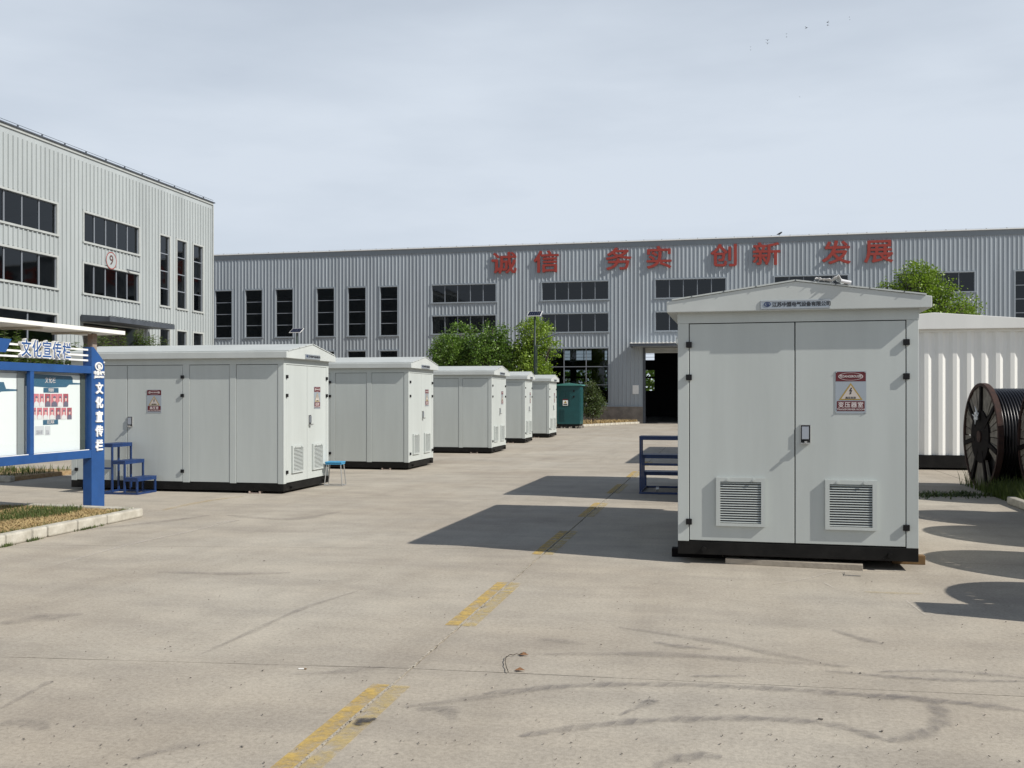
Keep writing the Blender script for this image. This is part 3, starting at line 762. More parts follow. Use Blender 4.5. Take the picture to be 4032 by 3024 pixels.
# ------------------------------------------------------------------ sheds with ribbed cladding
def clad_wall(parent, tr, a0, a1, z0, z1, holes, m, pitch=.245, rib_h=.026, th=.10, inner=True, ribs=True, w0=.050, w1=.016):
    """tr(a, d, z): a along the wall, d outwards. Wall with rectangular openings; ribs run between them."""
    A = sorted({a0, a1, *[h[0] for h in holes], *[h[1] for h in holes]}); Z = sorted({z0, z1, *[h[2] for h in holes], *[h[3] for h in holes]})
    A = [a for a in A if a0 <= a <= a1]; Z = [z for z in Z if z0 <= z <= z1]
    w = MB()
    def inh(a, z): return any(h[0] < a < h[1] and h[2] < z < h[3] for h in holes)
    for i in range(len(A) - 1):
        for j in range(len(Z) - 1):
            if inh((A[i] + A[i + 1]) / 2, (Z[j] + Z[j + 1]) / 2): continue
            for d in (0, -th):
                w.add([tr(A[i], d, Z[j]), tr(A[i + 1], d, Z[j]), tr(A[i + 1], d, Z[j + 1]), tr(A[i], d, Z[j + 1])], [(0, 1, 2, 3)])
    for h in holes:
        for (p_, q_) in (((h[0], h[2]), (h[1], h[2])), ((h[1], h[2]), (h[1], h[3])), ((h[1], h[3]), (h[0], h[3])), ((h[0], h[3]), (h[0], h[2]))):
            w.add([tr(p_[0], 0, p_[1]), tr(q_[0], 0, q_[1]), tr(q_[0], -th, q_[1]), tr(p_[0], -th, p_[1])], [(0, 1, 2, 3)])
    wall = w.build('wall', m, parent)
    if not ribs: return wall
    r = MB(); a = a0 + .1; zt = z1 - .33
    while a < a1 - .1:
        segs = [(z0 + .01, zt)]
        for h in holes:
            if h[0] - .09 < a < h[1] + .09:
                n_ = []
                for s in segs:
                    if h[3] + .10 <= s[0] or h[2] - .10 >= s[1]: n_.append(s); continue
                    if h[2] - .10 > s[0]: n_.append((s[0], h[2] - .10))
                    if h[3] + .10 < s[1]: n_.append((h[3] + .10, s[1]))
                segs = n_
        for s in segs:
            P = [tr(a - w0, 0, s[0]), tr(a - w1, rib_h, s[0]), tr(a + w1, rib_h, s[0]), tr(a + w0, 0, s[0]), tr(a - w0, 0, s[1]), tr(a - w1, rib_h, s[1]), tr(a + w1, rib_h, s[1]), tr(a + w0, 0, s[1])]
            r.add(P, [(0, 1, 5, 4), (1, 2, 6, 5), (2, 3, 7, 6), (4, 5, 6, 7), (3, 2, 1, 0)])
        a += pitch
    r.build('cladding_ribs', m, parent, stuff=True)
    return wall

def add_window(parent, tr, a0, a1, z0, z1, cols, rows, trim, rec=.09, fr=.075, th=.045):
    """trim frame proud of the cladding, panes set back, bars between"""
    def bx(mb, A0, A1, d0, d1, Z0, Z1):
        P = [tr(A0, d0, Z0), tr(A1, d0, Z0), tr(A1, d1, Z0), tr(A0, d1, Z0), tr(A0, d0, Z1), tr(A1, d0, Z1), tr(A1, d1, Z1), tr(A0, d1, Z1)]
        mb.add(P, [(0, 3, 2, 1), (4, 5, 6, 7), (0, 1, 5, 4), (1, 2, 6, 5), (2, 3, 7, 6), (3, 0, 4, 7)])
    f = MB()
    bx(f, a0 - fr, a1 + fr, -.02, th, z1 - .004, z1 + fr); bx(f, a0 - fr - .02, a1 + fr + .02, -.02, th + .03, z0 - fr, z0 + .004)
    bx(f, a0 - fr, a0 + .004, -.02, th, z0 + .004, z1 - .004); bx(f, a1 - .004, a1 + fr, -.02, th, z0 + .004, z1 - .004)
    win = f.build('window', trim, parent, recalc=True)
    wc = (a1 - a0) / cols; hr = (z1 - z0) / rows
    for i in range(cols):
        for j in range(rows):
            q = MB(); A0, A1 = a0 + i * wc + .022, a0 + (i + 1) * wc - .022; Z0, Z1 = z0 + j * hr + .022, z0 + (j + 1) * hr - .022
            e1, e2 = random.uniform(-.009, .009), random.uniform(-.009, .009); q.add([tr(A0, -rec + e1, Z0), tr(A1, -rec - e1, Z0), tr(A1, -rec - e1 + e2, Z1), tr(A0, -rec + e1 + e2, Z1)], [(0, 1, 2, 3)]); q.build('pane', GLASS, win)
    for i in range(cols + 1):
        q = MB(); bx(q, a0 + i * wc - .024, a0 + i * wc + .024, -rec - .03, -rec + .03, z0, z1)
        if 0 < i < cols or True: q.build('mullion', ALU, win, recalc=True)
    for j in range(rows + 1):
        q = MB(); bx(q, a0 + .025, a1 - .025, -rec - .028, -rec + .032, z0 + j * hr - .022, z0 + j * hr + .022); q.build('transom', ALU, win, recalc=True)
    return win

# --- back shed
YB = 61.6; TOP = 11.38
bs = thing('factory_shed', 'long grey ribbed steel factory shed with red characters, closing the far end of the yard', 'building', (0, 0, 0))
trB = lambda a, d, z: (a, YB - d, z)
def c3(x, y): return 800 + x * .6027, 850 + y * .6027
def c4(x, y): return 1900 + x * .6027, 850 + y * .6027
def c5(x, y): return 2900 + x * .5125, 850 + y * .5125
def rectY(f, x0, y0, x1, y1):
    a0, z1 = on_y(*f(x0, y0), YB); a1, z1b = on_y(*f(x1, y0), YB); _, z0 = on_y(*f(x0, y1), YB); _, z0b = on_y(*f(x1, y1), YB)
    return [a0, a1, (z0 + z0b) / 2, (z1 + z1b) / 2]
slits = [rectY(c3, a, b_ , c, d) for (a, b_, c, d) in ((79, 490, 188, 797), (276, 487, 386, 793), (475, 482, 586, 791), (743, 474, 856, 788), (946, 469, 1062, 783), (1156, 464, 1270, 779))]
zt = sum(s[3] for s in slits) / 6; zb_ = sum(s[2] for s in slits) / 6
slits = [[s[0], s[1], zb_, zt] for s in slits]
low_top = rectY(c3, 946, 885, 1062, 1000)[3]
slit_low = [[s[0], s[1], 1.5, low_top] for s in slits]
wide_x = [(rectY(c3, 1495, 455, 1912, 568)[0:2]), (rectY(c4, 388, 432, 822, 548)[0:2]), (rectY(c4, 1130, 408, 1588, 532)[0:2]), (rectY(c5, 293, 450, 855, 560)[0:2]), (rectY(c5, 1242, 420, 1828, 572)[0:2])]
r1 = rectY(c4, 388, 432, 822, 548); r2 = rectY(c4, 388, 640, 822, 758)
big_top = rectY(c4, 480, 866, 822, 1240)[3]
wins = []
for i, (a, b_) in enumerate(wide_x):
    wins.append((a, b_, r1[2], r1[3], 5, 1)); wins.append((a, b_, r2[2], r2[3], 5, 1))
    if i in (0, 1): wins.append((a, b_, 1.28, big_top, 3, 3))
for s in slits: wins.append((*s, 1, 4))
for s in slit_low: wins.append((*s, 1, 4))
sr = rectY(c5, 2142, 412, 2420, 780)
for k in range(3):
    wins.append((sr[0] + k * 3.3, sr[0] + k * 3.3 + 1.75, zb_, zt, 1, 4))
# slits further left, hidden behind the pale building or just at its edge
door = (-4.78, .9, 0.0, 4.75)
holes = [w_[:4] for w_ in wins] + [door]
clad_wall(bs, trB, -52, 34, 1.07, TOP, [h for h in holes if h[3] > 1.08], CLAD)
for w_ in wins: add_window(bs, trB, *w_, TRIM)
# top flashing and cap
MB().box(-52, 34, YB - .05, YB - .002, TOP - .33, TOP - .02).build('fascia', mat('fascia_grey', (.20, .225, .25), .5), bs)
MB().box(-52, 34, YB - .14, YB + .35, TOP - .018, TOP + .035).build('roof_cap', WHITE, bs)
lc = MB(); x = -51
while x < 34:
    lc.box(x - .03, x + .03, YB - .05, YB + .02, TOP + .036, TOP + .10); x += 1.1
lc.box(-52, 34, YB - .012, YB - .004, TOP + .085, TOP + .095); lc.build('lightning_rail', ZINC, bs)
MB().box(-52, 34, YB + .11, YB + 25, TOP - .35, TOP - .25).build('roof', DKST, bs)
MB().box(-52, -4.86, YB - .06, YB + .14, 0, 1.05).build('plinth', PLINTH, bs)
MB().box(-52, -4.86, YB - .085, YB - .002, 1.052, 1.10).build('plinth_flashing', TRIM, bs)
MB().box(.98, 34, YB - .06, YB + .14, 0, 1.05).build('plinth', PLINTH, bs)
MB().box(-4.86, -4.70, YB - .04, YB + .16, 0, 4.74).build('door_jamb', DKST, bs); MB().box(.88, .98, YB - .04, YB + .16, 0, 4.74).build('door_jamb', DKST, bs)
MB().box(-4.70, .88, YB - .01, YB + .30, 4.40, 4.74).build('shutter_box', TRIM, bs)
rs = MB()
for k in range(4): rs.tube([(-4.70, YB - .03, 4.44 + k * .08), (.88, YB - .03, 4.44 + k * .08)], .035, 8)
rs.build('roller_shutter', TRIM9, bs)
MB().box(-7.0, -6.62, YB - .035, YB - .024, 1.85, 2.4).build('notice_sheet', WHITE, bs, loc=(1.5, 0, 0))
# canopy over the door
cx0, cx1 = -5.55, 1.6
MB().box(cx0, cx1, YB - 1.5, YB - .002, 4.92, 4.98).build('canopy', WHITE, bs)
MB().box(cx0, cx1, YB - 1.48, YB - 1.42, 4.75, 4.918).build('canopy_fascia', DKST, bs)
MB().box(cx0, cx0 + .06, YB - 1.415, YB - .03, 4.75, 4.918).build('canopy_fascia', DKST, bs)
cr = MB(); x = cx0 + .08
while x < cx1:
    cr.box(x - .03, x + .03, YB - 1.53, YB - .03, 4.981, 5.015); x += .24
cr.build('canopy_ribs', WHITE, bs, stuff=True)
# far wall of the shed with its openings, ends and floor
YF = YB + 24
trF = lambda a, d, z: (a, YF - d, z)
fo = []
def rectF(u0, v0, u1, v1):
    a0, z1 = on_y(u0, v0, YF); a1, _ = on_y(u1, v0, YF); _, z0 = on_y(u0, v1, YF); return (a0, a1, z0, z1)
for (u0, u1) in ((2222, 2246), (2268, 2330), (2541, 2578), (2100, 2160), (2010, 2060), (2380, 2392)):
    fo.append(rectF(u0, 1380, u1, 1418)); fo.append(rectF(u0, 1457, u1, 1482)); fo.append(rectF(u0, 1490, u1, 1538))
clad_wall(bs, trF, -52, 34, 0, TOP - .36, fo, INT, ribs=False)
fm_ = MB()
for h in fo:
    nn = max(1, int((h[1] - h[0]) / .5))
    for k in range(nn + 1):
        x = h[0] + (h[1] - h[0]) * k / nn; fm_.box(x - .03, x + .03, YF - .02, YF + .04, h[2], h[3])
    zz = h[2] + .25
    while zz < h[3]: fm_.box(h[0], h[1], YF - .01, YF + .03, zz - .015, zz + .015); zz += .28
fm_.build('rear_window_bars', ALU, bs)
MB().box(-52.1, -52, YB, YF, 0, TOP - .36).build('end_wall', CLAD, bs); MB().box(34, 34.1, YB, YF, 0, TOP - .36).build('end_wall', CLAD, bs)
MB().box(-52, 34, YB + .15, YF - .15, .004, .02).build('floor_slab', mat('shop_floor', (.16, .15, .14), .7, var=.1), bs)
# red characters
G_CH = 'red characters mounted along the top of the far shed'
cz = []
CH = [('诚', 1936, 2033, 1001, 1081), ('信', 2103, 2200, 996, 1075), ('务', 2386, 2486, 988, 1062), ('实', 2544, 2645, 980, 1059), ('创', 2804, 2902, 971, 1052), ('新', 2965, 3071, 967, 1044), ('发', 3238, 3349, 960, 1040), ('展', 3405, 3515, 954, 1034)]
ORD = ('first', 'second', 'third', 'fourth', 'fifth', 'sixth', 'seventh', 'eighth')
for ich, (ch, u0, u1, v0, v1) in enumerate(CH):
    YL = YB - .105
    x0, za = on_y(u0, v0, YL); x1, zb2 = on_y(u1, v1, YL)
    o = text(ch, 1.46, 'sign_character', LETR, None, ((x0 + x1) / 2, YL, (za + zb2) / 2 - .02), extrude=.035, offset=.026, sx=1.17, shear=0.0)
    tag(o, '%s red raised character from the left along the top of the far shed' % ORD[ich], 'sign letter', G_CH)
    # grow each glyph a little brush-like: lift its right side
    s_ = MB()
    for dx in (-.4, .4):
        s_.bar(((x0 + x1) / 2 + dx, YL + .036, (za + zb2) / 2), ((x0 + x1) / 2 + dx, YB - .001, (za + zb2) / 2), .03)
    w_ = s_.build('stand_off', DKST, o); w_.matrix_parent_inverse = Matrix.Translation(o.location).inverted()

# --- pale building 9
XW = -25.0; Y9 = 44.95
b9 = thing('workshop_building', 'pale ribbed steel workshop with a round number 9 plate on the left', 'building')
tr9 = lambda a, d, z: (XW + d, a, z)
def c2(x, y): return x * .6027, 400 + y * .6027
def rect9(x0, x1, yt, yb, yt2=None, yb2=None):
    """left and right columns; top/bottom rows read at the right edge (and left edge if given)"""
    a1, z1 = on_x(*c2(x1, yt), XW); _, z0 = on_x(*c2(x1, yb), XW); a0, zz1 = on_x(*c2(x0, yt2 if yt2 is not None else yt), XW); _, zz0 = on_x(*c2(x0, yb2 if yb2 is not None else yb), XW)
    return [a0, a1, z0 if yb2 is None else (z0 + zz0) / 2, z1 if yt2 is None else (z1 + zz1) / 2]
W9 = []
rB1 = rect9(545, 905, 828, 1000, 722, 912); rB2 = rect9(542, 903, 1132, 1312, 1055, 1245)
wA = rect9(0, 368, 672, 862)
wl = 4.6
for base in (rB1, rB2):
    W9.append((*base[:2], base[2], base[3], 5, 1))
    e = wA[1]; W9.append((e - wl, e, base[2], base[3], 5, 1)); W9.append((e - wl - 7.6, e - 7.6, base[2], base[3], 5, 1))
_, a3t = on_x(*c2(365, 1395), XW)
W9.append((wA[1] - wl, wA[1], 1.2, a3t, 3, 3))
s1 = rect9(1042, 1105, 895, 1335); s2 = rect9(1153, 1215, 920, 1360); s3 = rect9(1260, 1322, 945, 1378)
zt9 = (s1[3] + s2[3] + s3[3]) / 3; zb9 = (s1[2] + s2[2] + s3[2]) / 3
lt9 = rect9(1153, 1215, 1505, 1600)[3]
for s in (s1, s2, s3): W9.append((s[0], s[1], zb9, zt9, 1, 4)); W9.append((s[0], s[1], 1.2, lt9, 1, 3))
d9 = rect9(545, 895, 1470, 1600); door9 = (d9[0], d9[1], 0.0, d9[3] - .1)
clad_wall(b9, tr9, 4, Y9, .02, TOP, [w_[:4] for w_ in W9] + [door9], CLAD9, rib_h=.050, w0=.036, w1=.024)
for w_ in W9: add_window(b9, tr9, *w_, TRIM9, rec=.07)
MB().box(XW + .002, XW + .05, 4, Y9, TOP - .12, TOP - .02).build('fascia', TRIM9, b9)
MB().box(XW - .30, XW + .10, 4, Y9 + .1, TOP - .018, TOP + .03).build('roof_cap', DKST, b9)
lc = MB(); y = 5
while y < Y9:
    lc.box(XW + .02, XW + .06, y - .03, y + .03, TOP + .031, TOP + .10); y += 1.3
lc.box(XW + .04, XW + .05, 4, Y9, TOP + .11, TOP + .125)
lc.build('lightning_rail', DKST, b9)
MB().box(XW + .012, XW + .05, Y9 - .02, Y9 + .04, .02, TOP - .12).build('corner_flashing', TRIM9, b9)
MB().box(XW - 22, XW - .11, Y9 - .1, Y9, 0, TOP - .02).build('end_wall', CLAD9, b9); MB().box(XW - 22, XW - .11, 4, 4.1, 0, TOP - .02).build('end_wall', CLAD9, b9)
MB().box(XW - 22.1, XW - 22, 4, Y9, 0, TOP - .02).build('rear_wall', CLAD9, b9); MB().box(XW - 22, XW - .31, 4.1, Y9 - .1, TOP - .3, TOP - .2).build('roof', DKST, b9)
# corrugated roller door set back, and dark canopy
sd = None
zz = .02
while zz < door9[3] - .02:
    if sd is None: q = MB().box(XW - .60, XW - .56, door9[0] - .05, door9[1] + .05, 0, .10).build('shutter_slat', mat('shutter_grey', (.13, .115, .10), .6, var=.15), b9, bevel=.012); sd = q.data
    else:
        q = bpy.data.objects.new('shutter_slat', sd); C.objects.link(q); q.parent = b9
    q.location = (0, 0, zz); zz += .115
XC9 = XW + 1.35
yA, czt = on_x(432, 1246, XC9); _, czb = on_x(432, 1265, XC9); yB9, _ = on_x(688, 1285, XC9)
cz9 = czb
MB().prism([(XW + .06, czb + .02), (XC9, czb), (XC9, czt), (XW + .06, czt + .10)], 'y', yA, yB9).build('canopy', DKST, b9)
cr = MB(); y = yA + .1
while y < yB9:
    cr.box(XC9 - .10, XC9 + .03, y - .03, y + .03, czt + .012, czt + .035); y += .25
cr.build('canopy_ribs', DKST, b9, stuff=True)
# number plate
yc, zc = on_x(*c2(723, 1044), XW + .04); zc += .03
np_ = MB().tube([(XW + .052, yc, zc), (XW + .072, yc, zc)], .36, 40).build('number_plate', CLAD9, b9)
rg = MB(); n = 40
for i in range(n):
    t = 2 * math.pi * i / n
    for r_ in (.36, .325): rg.v.append((XW + .076, yc + r_ * math.cos(t), zc + r_ * math.sin(t)))
for i in range(n): rg.f.append((2 * i, 2 * i + 1, (2 * i + 3) % (2 * n), (2 * i + 2) % (2 * n)))
rg.build('plate_ring', LETR, np_)
text('9', .58, 'lettering', mat('plate_ink', (.10, .05, .045), .5), np_, (XW + .078, yc, zc), face='+x', extrude=.002, offset=.006)
br = MB().tube([(XW + .05, on_x(*c2(822, 1097), XW)[0], on_x(*c2(822, 1097), XW)[1]), (XW + .35, on_x(*c2(862, 1117), XW)[0], on_x(*c2(862, 1117), XW)[1])], .03, 6).build('bracket', DKST, b9)

# ------------------------------------------------------------------ foliage
def tree(name, label, cat, x, y, blobs, trunk_h, m, leaf, n, seed, group=None, trunk_r=.12):
    rr = random.Random(seed); t = thing(name, label, cat, (x, y, 0), 0, group)
    tb = MB(); top = Vector((rr.uniform(-.1, .1), rr.uniform(-.1, .1), trunk_h))
    tb.tube([(0, 0, 0), tuple(top * .5 + Vector((.03, 0, 0))), tuple(top)], [trunk_r * 1.25, trunk_r, trunk_r * .8], 9)
    for (bx, by, bz, rx, rz_) in blobs:
        c = Vector((bx, by, bz)); mid = top.lerp(c, .5) + Vector((rr.uniform(-.15, .15), rr.uniform(-.15, .15), .1))
        tb.tube([tuple(top), tuple(mid), tuple(c + Vector((0, 0, rz_ * .4)))], [trunk_r * .6, trunk_r * .35, .015], 6)
        for _ in range(4):
            e = c + Vector((rr.uniform(-1, 1) * rx * .7, rr.uniform(-1, 1) * rx * .7, rr.uniform(-.3, .8) * rz_))
            tb.tube([tuple(mid), tuple(mid.lerp(e, .5) + Vector((0, 0, .05))), tuple(e)], [trunk_r * .28, trunk_r * .18, .008], 5)
    tb.build('trunk', BARK, t, smooth=True)
    lb = MB()
    vol = sum(b_[3] ** 2 * b_[4] for b_ in blobs)
    for (bx, by, bz, rx, rz_) in blobs:
        nb = int(n * rx * rx * rz_ / vol)
        # leaf sprays: small groups at the outside of the blob, a few within
        ns = max(8, nb // 14)
        for s in range(ns):
            d = Vector((rr.gauss(0, 1), rr.gauss(0, 1), rr.gauss(0, 1))).normalized()
            rad = rr.uniform(.45, 1.0) ** .5 * rr.uniform(.84, 1.22)
            c = Vector((bx + d.x * rx * rad, by + d.y * rx * rad, bz + d.z * rz_ * rad))
            for q in range(14):
                o_ = Vector((rr.gauss(0, 1), rr.gauss(0, 1), rr.gauss(0, .8))) * leaf * 1.1
                p_ = c + o_; L_ = leaf * rr.uniform(.6, 1.25)
                a = (d + Vector((rr.gauss(0, .6), rr.gauss(0, .6), rr.gauss(0, .5) - .25))).normalized()
                b2 = a.cross(Vector((rr.gauss(0, 1), rr.gauss(0, 1), rr.gauss(0, 1)))).normalized() * L_ * .30
                lb.add([p_ - a * L_ * .5, p_ + b2, p_ + a * L_ * .5, p_ - b2], [(0, 1, 2, 3)])
    lb.build('crown', m, t)
    return t
def blobs_auto(seed, n, W_, z0, z1, r0, r1, dpt=None):
    rr = random.Random(seed); out = []; dpt = dpt or W_ * .8; zc_ = (z0 + z1) / 2; hh = (z1 - z0) / 2
    for _ in range(n):
        while True:
            a, b_, c = rr.uniform(-1, 1), rr.uniform(-1, 1), rr.uniform(-1, 1)
            if a * a + b_ * b_ + c * c < 1: break
        r_ = rr.uniform(r0, r1); out.append((a * (W_ / 2 - r_ * .7), b_ * (dpt / 2 - r_ * .7), zc_ + c * (hh - r_ * .7), r_, r_ * rr.uniform(.7, .9)))
    return out
def at(u, Zc):
    a = (u - U0) / F_PX; return a * Zc * cY - Zc * sY, a * Zc * sY + Zc * cY
G_T = 'round green trees before the far shed'
x, y = at(1790, 52); tree('broadleaf_tree', 'dark green round tree, left one of the three before the far shed', 'tree', x, y, blobs_auto(1, 20, 3.5, 1.9, 6.1, .5, .85), 1.9, LEAF_A, .12, 15000, 11, G_T)
x, y = at(1945, 51); tree('broadleaf_tree', 'green round tree, middle one of the three before the far shed', 'tree', x, y, blobs_auto(2, 19, 3.1, 1.7, 5.75, .5, .8), 1.8, LEAF_A, .12, 14000, 12, G_T)
x, y = at(2092, 51); tree('broadleaf_tree', 'light green round tree behind the solar lamp, before the far shed', 'tree', x, y, blobs_auto(3, 20, 3.0, 1.4, 6.05, .5, .85), 1.7, LEAF_B, .13, 13000, 13, G_T)
x, y = at(3610, 48)
tree('camphor_tree', 'bright yellow-green tree rising behind the roof of the large kiosk', 'tree', x, y,
     [(0, 0, 7.72, .68, .55), (.5, .1, 7.55, .62, .5), (-.4, 0, 7.45, .62, .5), (0, -.2, 6.9, .95, .8), (.95, 0, 6.95, .65, .55), (-1.4, 0, 7.0, .50, .42), (-1.1, .2, 6.75, .6, .5), (-1.95, 0, 6.6, .40, .35), (1.45, 0, 6.55, .65, .5), (1.15, -.2, 6.0, .85, .7), (2.3, 0, 6.25, .38, .36), (2.7, 0, 5.85, .42, .38), (2.05, 0, 5.75, .75, .6), (.4, .3, 6.1, 1.0, .8), (-.9, 0, 6.1, .9, .7), (-1.8, 0, 5.9, .7, .6), (2.3, .2, 5.0, .8, .7), (0, 0, 5.1, 1.5, 1.0)],
     3.4, LEAF_B, .125, 20000, 14, trunk_r=.17)
x, y = at(2330, 56.5)
tree('leafy_shrub', 'upright dark green shrub between the teal cabinet and the shed plinth', 'shrub', x, y, [(-.05, 0, 2.2, .30, .42), (-.10, 0, 1.7, .45, .5), (.22, 0, 1.75, .32, .4), (.25, 0, 1.3, .48, .42), (-.2, 0, 1.15, .5, .45), (.05, 0, .85, .5, .35), (.05, 0, 2.0, .25, .5)], .55, LEAF_C, .10, 5200, 15, trunk_r=.05)

def shoots(label, x, y, h, w, ns, seed, group):
    """multi-stemmed shrub: upright shoots with leaves spiralling up them"""
    rr = random.Random(seed); t = thing('tall_shrub', label, 'shrub', (x, y, 0), 0, group); sb = MB(); lb = MB()
    for s in range(ns):
        a = rr.uniform(0, 6.28); r_ = w / 2 * math.sqrt(rr.random()); hh = h * rr.uniform(.72, 1.0)
        p0 = Vector((r_ * .3 * math.cos(a), r_ * .3 * math.sin(a), 0)); p2 = Vector((r_ * math.cos(a), r_ * math.sin(a), hh)); p1 = p0.lerp(p2, .5) + Vector((rr.uniform(-.08, .08), 0, 0))
        sb.tube([tuple(p0), tuple(p1), tuple(p2)], [.022, .014, .005], 5)
        nl = int(hh * 26)
        for k in range(nl):
            f = .18 + .82 * k / nl; c = p0.lerp(p1, f * 2) if f < .5 else p1.lerp(p2, f * 2 - 1)
            an = k * 2.4 + s; d = Vector((math.cos(an), math.sin(an), rr.uniform(.15, .7))).normalized(); L_ = rr.uniform(.15, .26) * (1.15 - .4 * f)
            sd_ = d.cross(Vector((0, 0, 1))).normalized() * L_ * .26; tip = c + d * L_ + Vector((0, 0, -.03))
            lb.add([c, c + d * L_ * .5 + sd_, tip, c + d * L_ * .5 - sd_], [(0, 1, 2, 3)])
            if rr.random() < .5:
                d2 = Vector((-d.y, d.x, .4)).normalized(); lb.add([c, c + d2 * L_ * .4 + sd_ * .8, c + d2 * L_ * .85, c + d2 * L_ * .4 - sd_ * .8], [(0, 1, 2, 3)])
    sb.build('stems', BARK, t); lb.build('foliage', LEAF_D, t); return t
G_S = 'tall leafy shrubs before the pale workshop'
for i, (u, Zc, h, w, ns, lb_) in enumerate(((25, 31, 3.75, 1.2, 34, 'tall leafy shrub at the left edge, behind the notice board letters'), (110, 31.5, 3.5, 1.0, 24, 'tall leafy shrub behind the first characters over the notice board'),
        (200, 32.5, 3.55, 1.0, 30, 'tall leafy shrub behind the middle of the notice board canopy'), (265, 33, 3.55, .6, 16, 'slim leafy shrub behind the last characters over the notice board'), (310, 33, 2.9, .35, 6, 'thin short shrub just left of the blue post'), (350, 34, 3.6, .8, 20, 'leafy shrub right behind the brown canopy column'),
        (440, 35, 4.1, 1.1, 22, 'leafy shrub in front of the roller door, with two top shoots'), (515, 35.5, 3.3, .6, 10, 'thin leafy shrub at the right side of the roller door'), (555, 36, 4.1, .7, 20, 'leafy shrub under the right half of the dark canopy'), (600, 36, 3.9, 1.2, 34, 'dense bright leafy shrub, rightmost before the pale workshop'))):
    x, y = at(u, Zc); shoots(lb_, x, y, h, w, ns, 40 + i, G_S)

def blades(name, label, region, n, h0, h1, m, seed, z=0.0, lean=.5, w=.006):
    rr = random.Random(seed); mb = MB()
    for _ in range(n):
        x, y, k = region(rr); h = rr.uniform(h0, h1) * k; a = rr.uniform(0, 6.28); ln = rr.uniform(.1, lean) * h; ww = w * rr.uniform(.7, 1.5)
        dx, dy = math.cos(a), math.sin(a); px, py = -dy * ww, dx * ww
        mb.add([(x - px, y - py, z), (x + px, y + py, z), (x + dx * ln * .4 + px * .7, y + dy * ln * .4 + py * .7, z + h * .6), (x + dx * ln * .4 - px * .7, y + dy * ln * .4 - py * .7, z + h * .6), (x + dx * ln, y + dy * ln, z + h)], [(0, 1, 2, 3), (3, 2, 4)])
    return tag(mb.build(name, m), label, 'grass', kind='stuff')
# left bed
XK = -7.72
MB_ = MB().box(-16.5, XK - .10, 7.2, 12.95, 0.0005, .085); soil = MB_.build('soil_bed', SOIL); soil['kind'] = 'structure'
def kerb_run(label, p0, p1, n_, jit=.0, w=.13, h=.12, joints=None):
    t = thing('kerb', label, 'kerb'); p0 = Vector((*p0, 0)); p1 = Vector((*p1, 0)); d = (p1 - p0); L_ = d.length; d.normalize()
    J = joints or [k / n_ for k in range(n_ + 1)]
    for k in range(len(J) - 1):
        a, b_ = J[k] * L_ + .011, J[k + 1] * L_ - .011
        M = Matrix.Translation(p0 + d * a + Vector((random.uniform(-jit, jit), random.uniform(-jit, jit), 0))) @ d.to_track_quat('Y', 'Z').to_matrix().to_4x4() @ Matrix.Rotation(random.uniform(-.006, .006), 4, 'Z')
        o = MB().box(-w, 0, 0, b_ - a, 0.0005, h + random.uniform(-.006, .006)).build('kerb_stone', KERB, t, bevel=.022); o.matrix_local = M
    return t
def yk(v_u): return on_ground(*v_u)[1]
js = [on_ground(0 + x * .2893, 1900 + y_ * .2893) for x, y_ in ((85, 870), (425, 790), (645, 745), (1130, 660), (1575, 575), (1965, 465))]
k0, k1_ = js[0], js[-1]
Ls = (Vector(k1_) - Vector(k0)).length
kd = (Vector(k1_) - Vector(k0)).normalized()
start = Vector(k0) - kd * 4.0
jn = [0, 1 / 6.0] + [((Vector(j) - start).length) for j in js]
tot = (Vector(k1_) - start).length
jn = [0, 1.0 / tot, 2.0 / tot, 3.0 / tot] + [((Vector(j) - start).length) / tot for j in js]
kerb_run('worn pale kerb along the dry grass bed under the notice board', (start.x, start.y), k1_, 6, .003, w=.13, h=.125, joints=jn)
kerb_run('pale kerb closing the far end of the grass bed by the blue post', (k1_[0] - .14, k1_[1] + .02), (k1_[0] - 6.5, k1_[1] + .55), 7, .003, h=.12)
xk0, yk0, xk1, yk1 = start.x, start.y, k1_[0], k1_[1]
def kx(y): return xk0 + (xk1 - xk0) * (y - yk0) / (yk1 - yk0)
for v in soil.data.vertices:
    if v.co.x > -10: v.co.x = kx(v.co.y) - .12
    if v.co.y > 12: v.co.y = yk1 + (.03 if v.co.x > -10 else .50)
def reg_left(f0, f1):
    def f(rr):
        y = rr.uniform(8.2, yk1 + .05); t = rr.random(); x = kx(y) - .14 - (f0 + (f1 - f0) * t); return x, y, 1.0
    return f
blades('dry_grass', 'straw-coloured dry grass on the bed beneath the notice board', reg_left(0.0, 2.4), 42000, .012, .040, STRAW, 1, .083, 3.2, .004)
blades('grass', 'green grass growing behind the dry strip under the notice board', lambda rr: (lambda y: (kx(y) - .95 - abs(rr.gauss(.0, .55)) - .25 * math.sin(y * 2.1), y, rr.uniform(.5, 1.4)))(rr.uniform(8.2, yk1 - .1)), 9000, .03, .08, GRASS, 2, .083, .9, .004)
blades('grass', 'low green tufts along the kerb edge of the left bed', lambda rr: (lambda y: (kx(y) - .15 - abs(rr.gauss(0, .10)), y, rr.uniform(.4, 1.0)))(min(yk1 - .05, rr.choice([rr.gauss(9.4, .35), rr.gauss(11.9, .25), rr.uniform(8.5, yk1)]))), 2200, .02, .06, GRASS, 3, .083, .9, .004)
blades('weed', 'small weeds rooted in the joint between kerb and yard', lambda rr: (lambda y: (kx(y) + rr.uniform(.0, .03), y, rr.uniform(.4, 1)))(rr.choice([rr.gauss(js[1][1], .06), rr.gauss(js[0][1], .05), rr.gauss(js[3][1] + .2, .12)])), 260, .02, .06, GRASS, 4, 0, 1.2, .004)
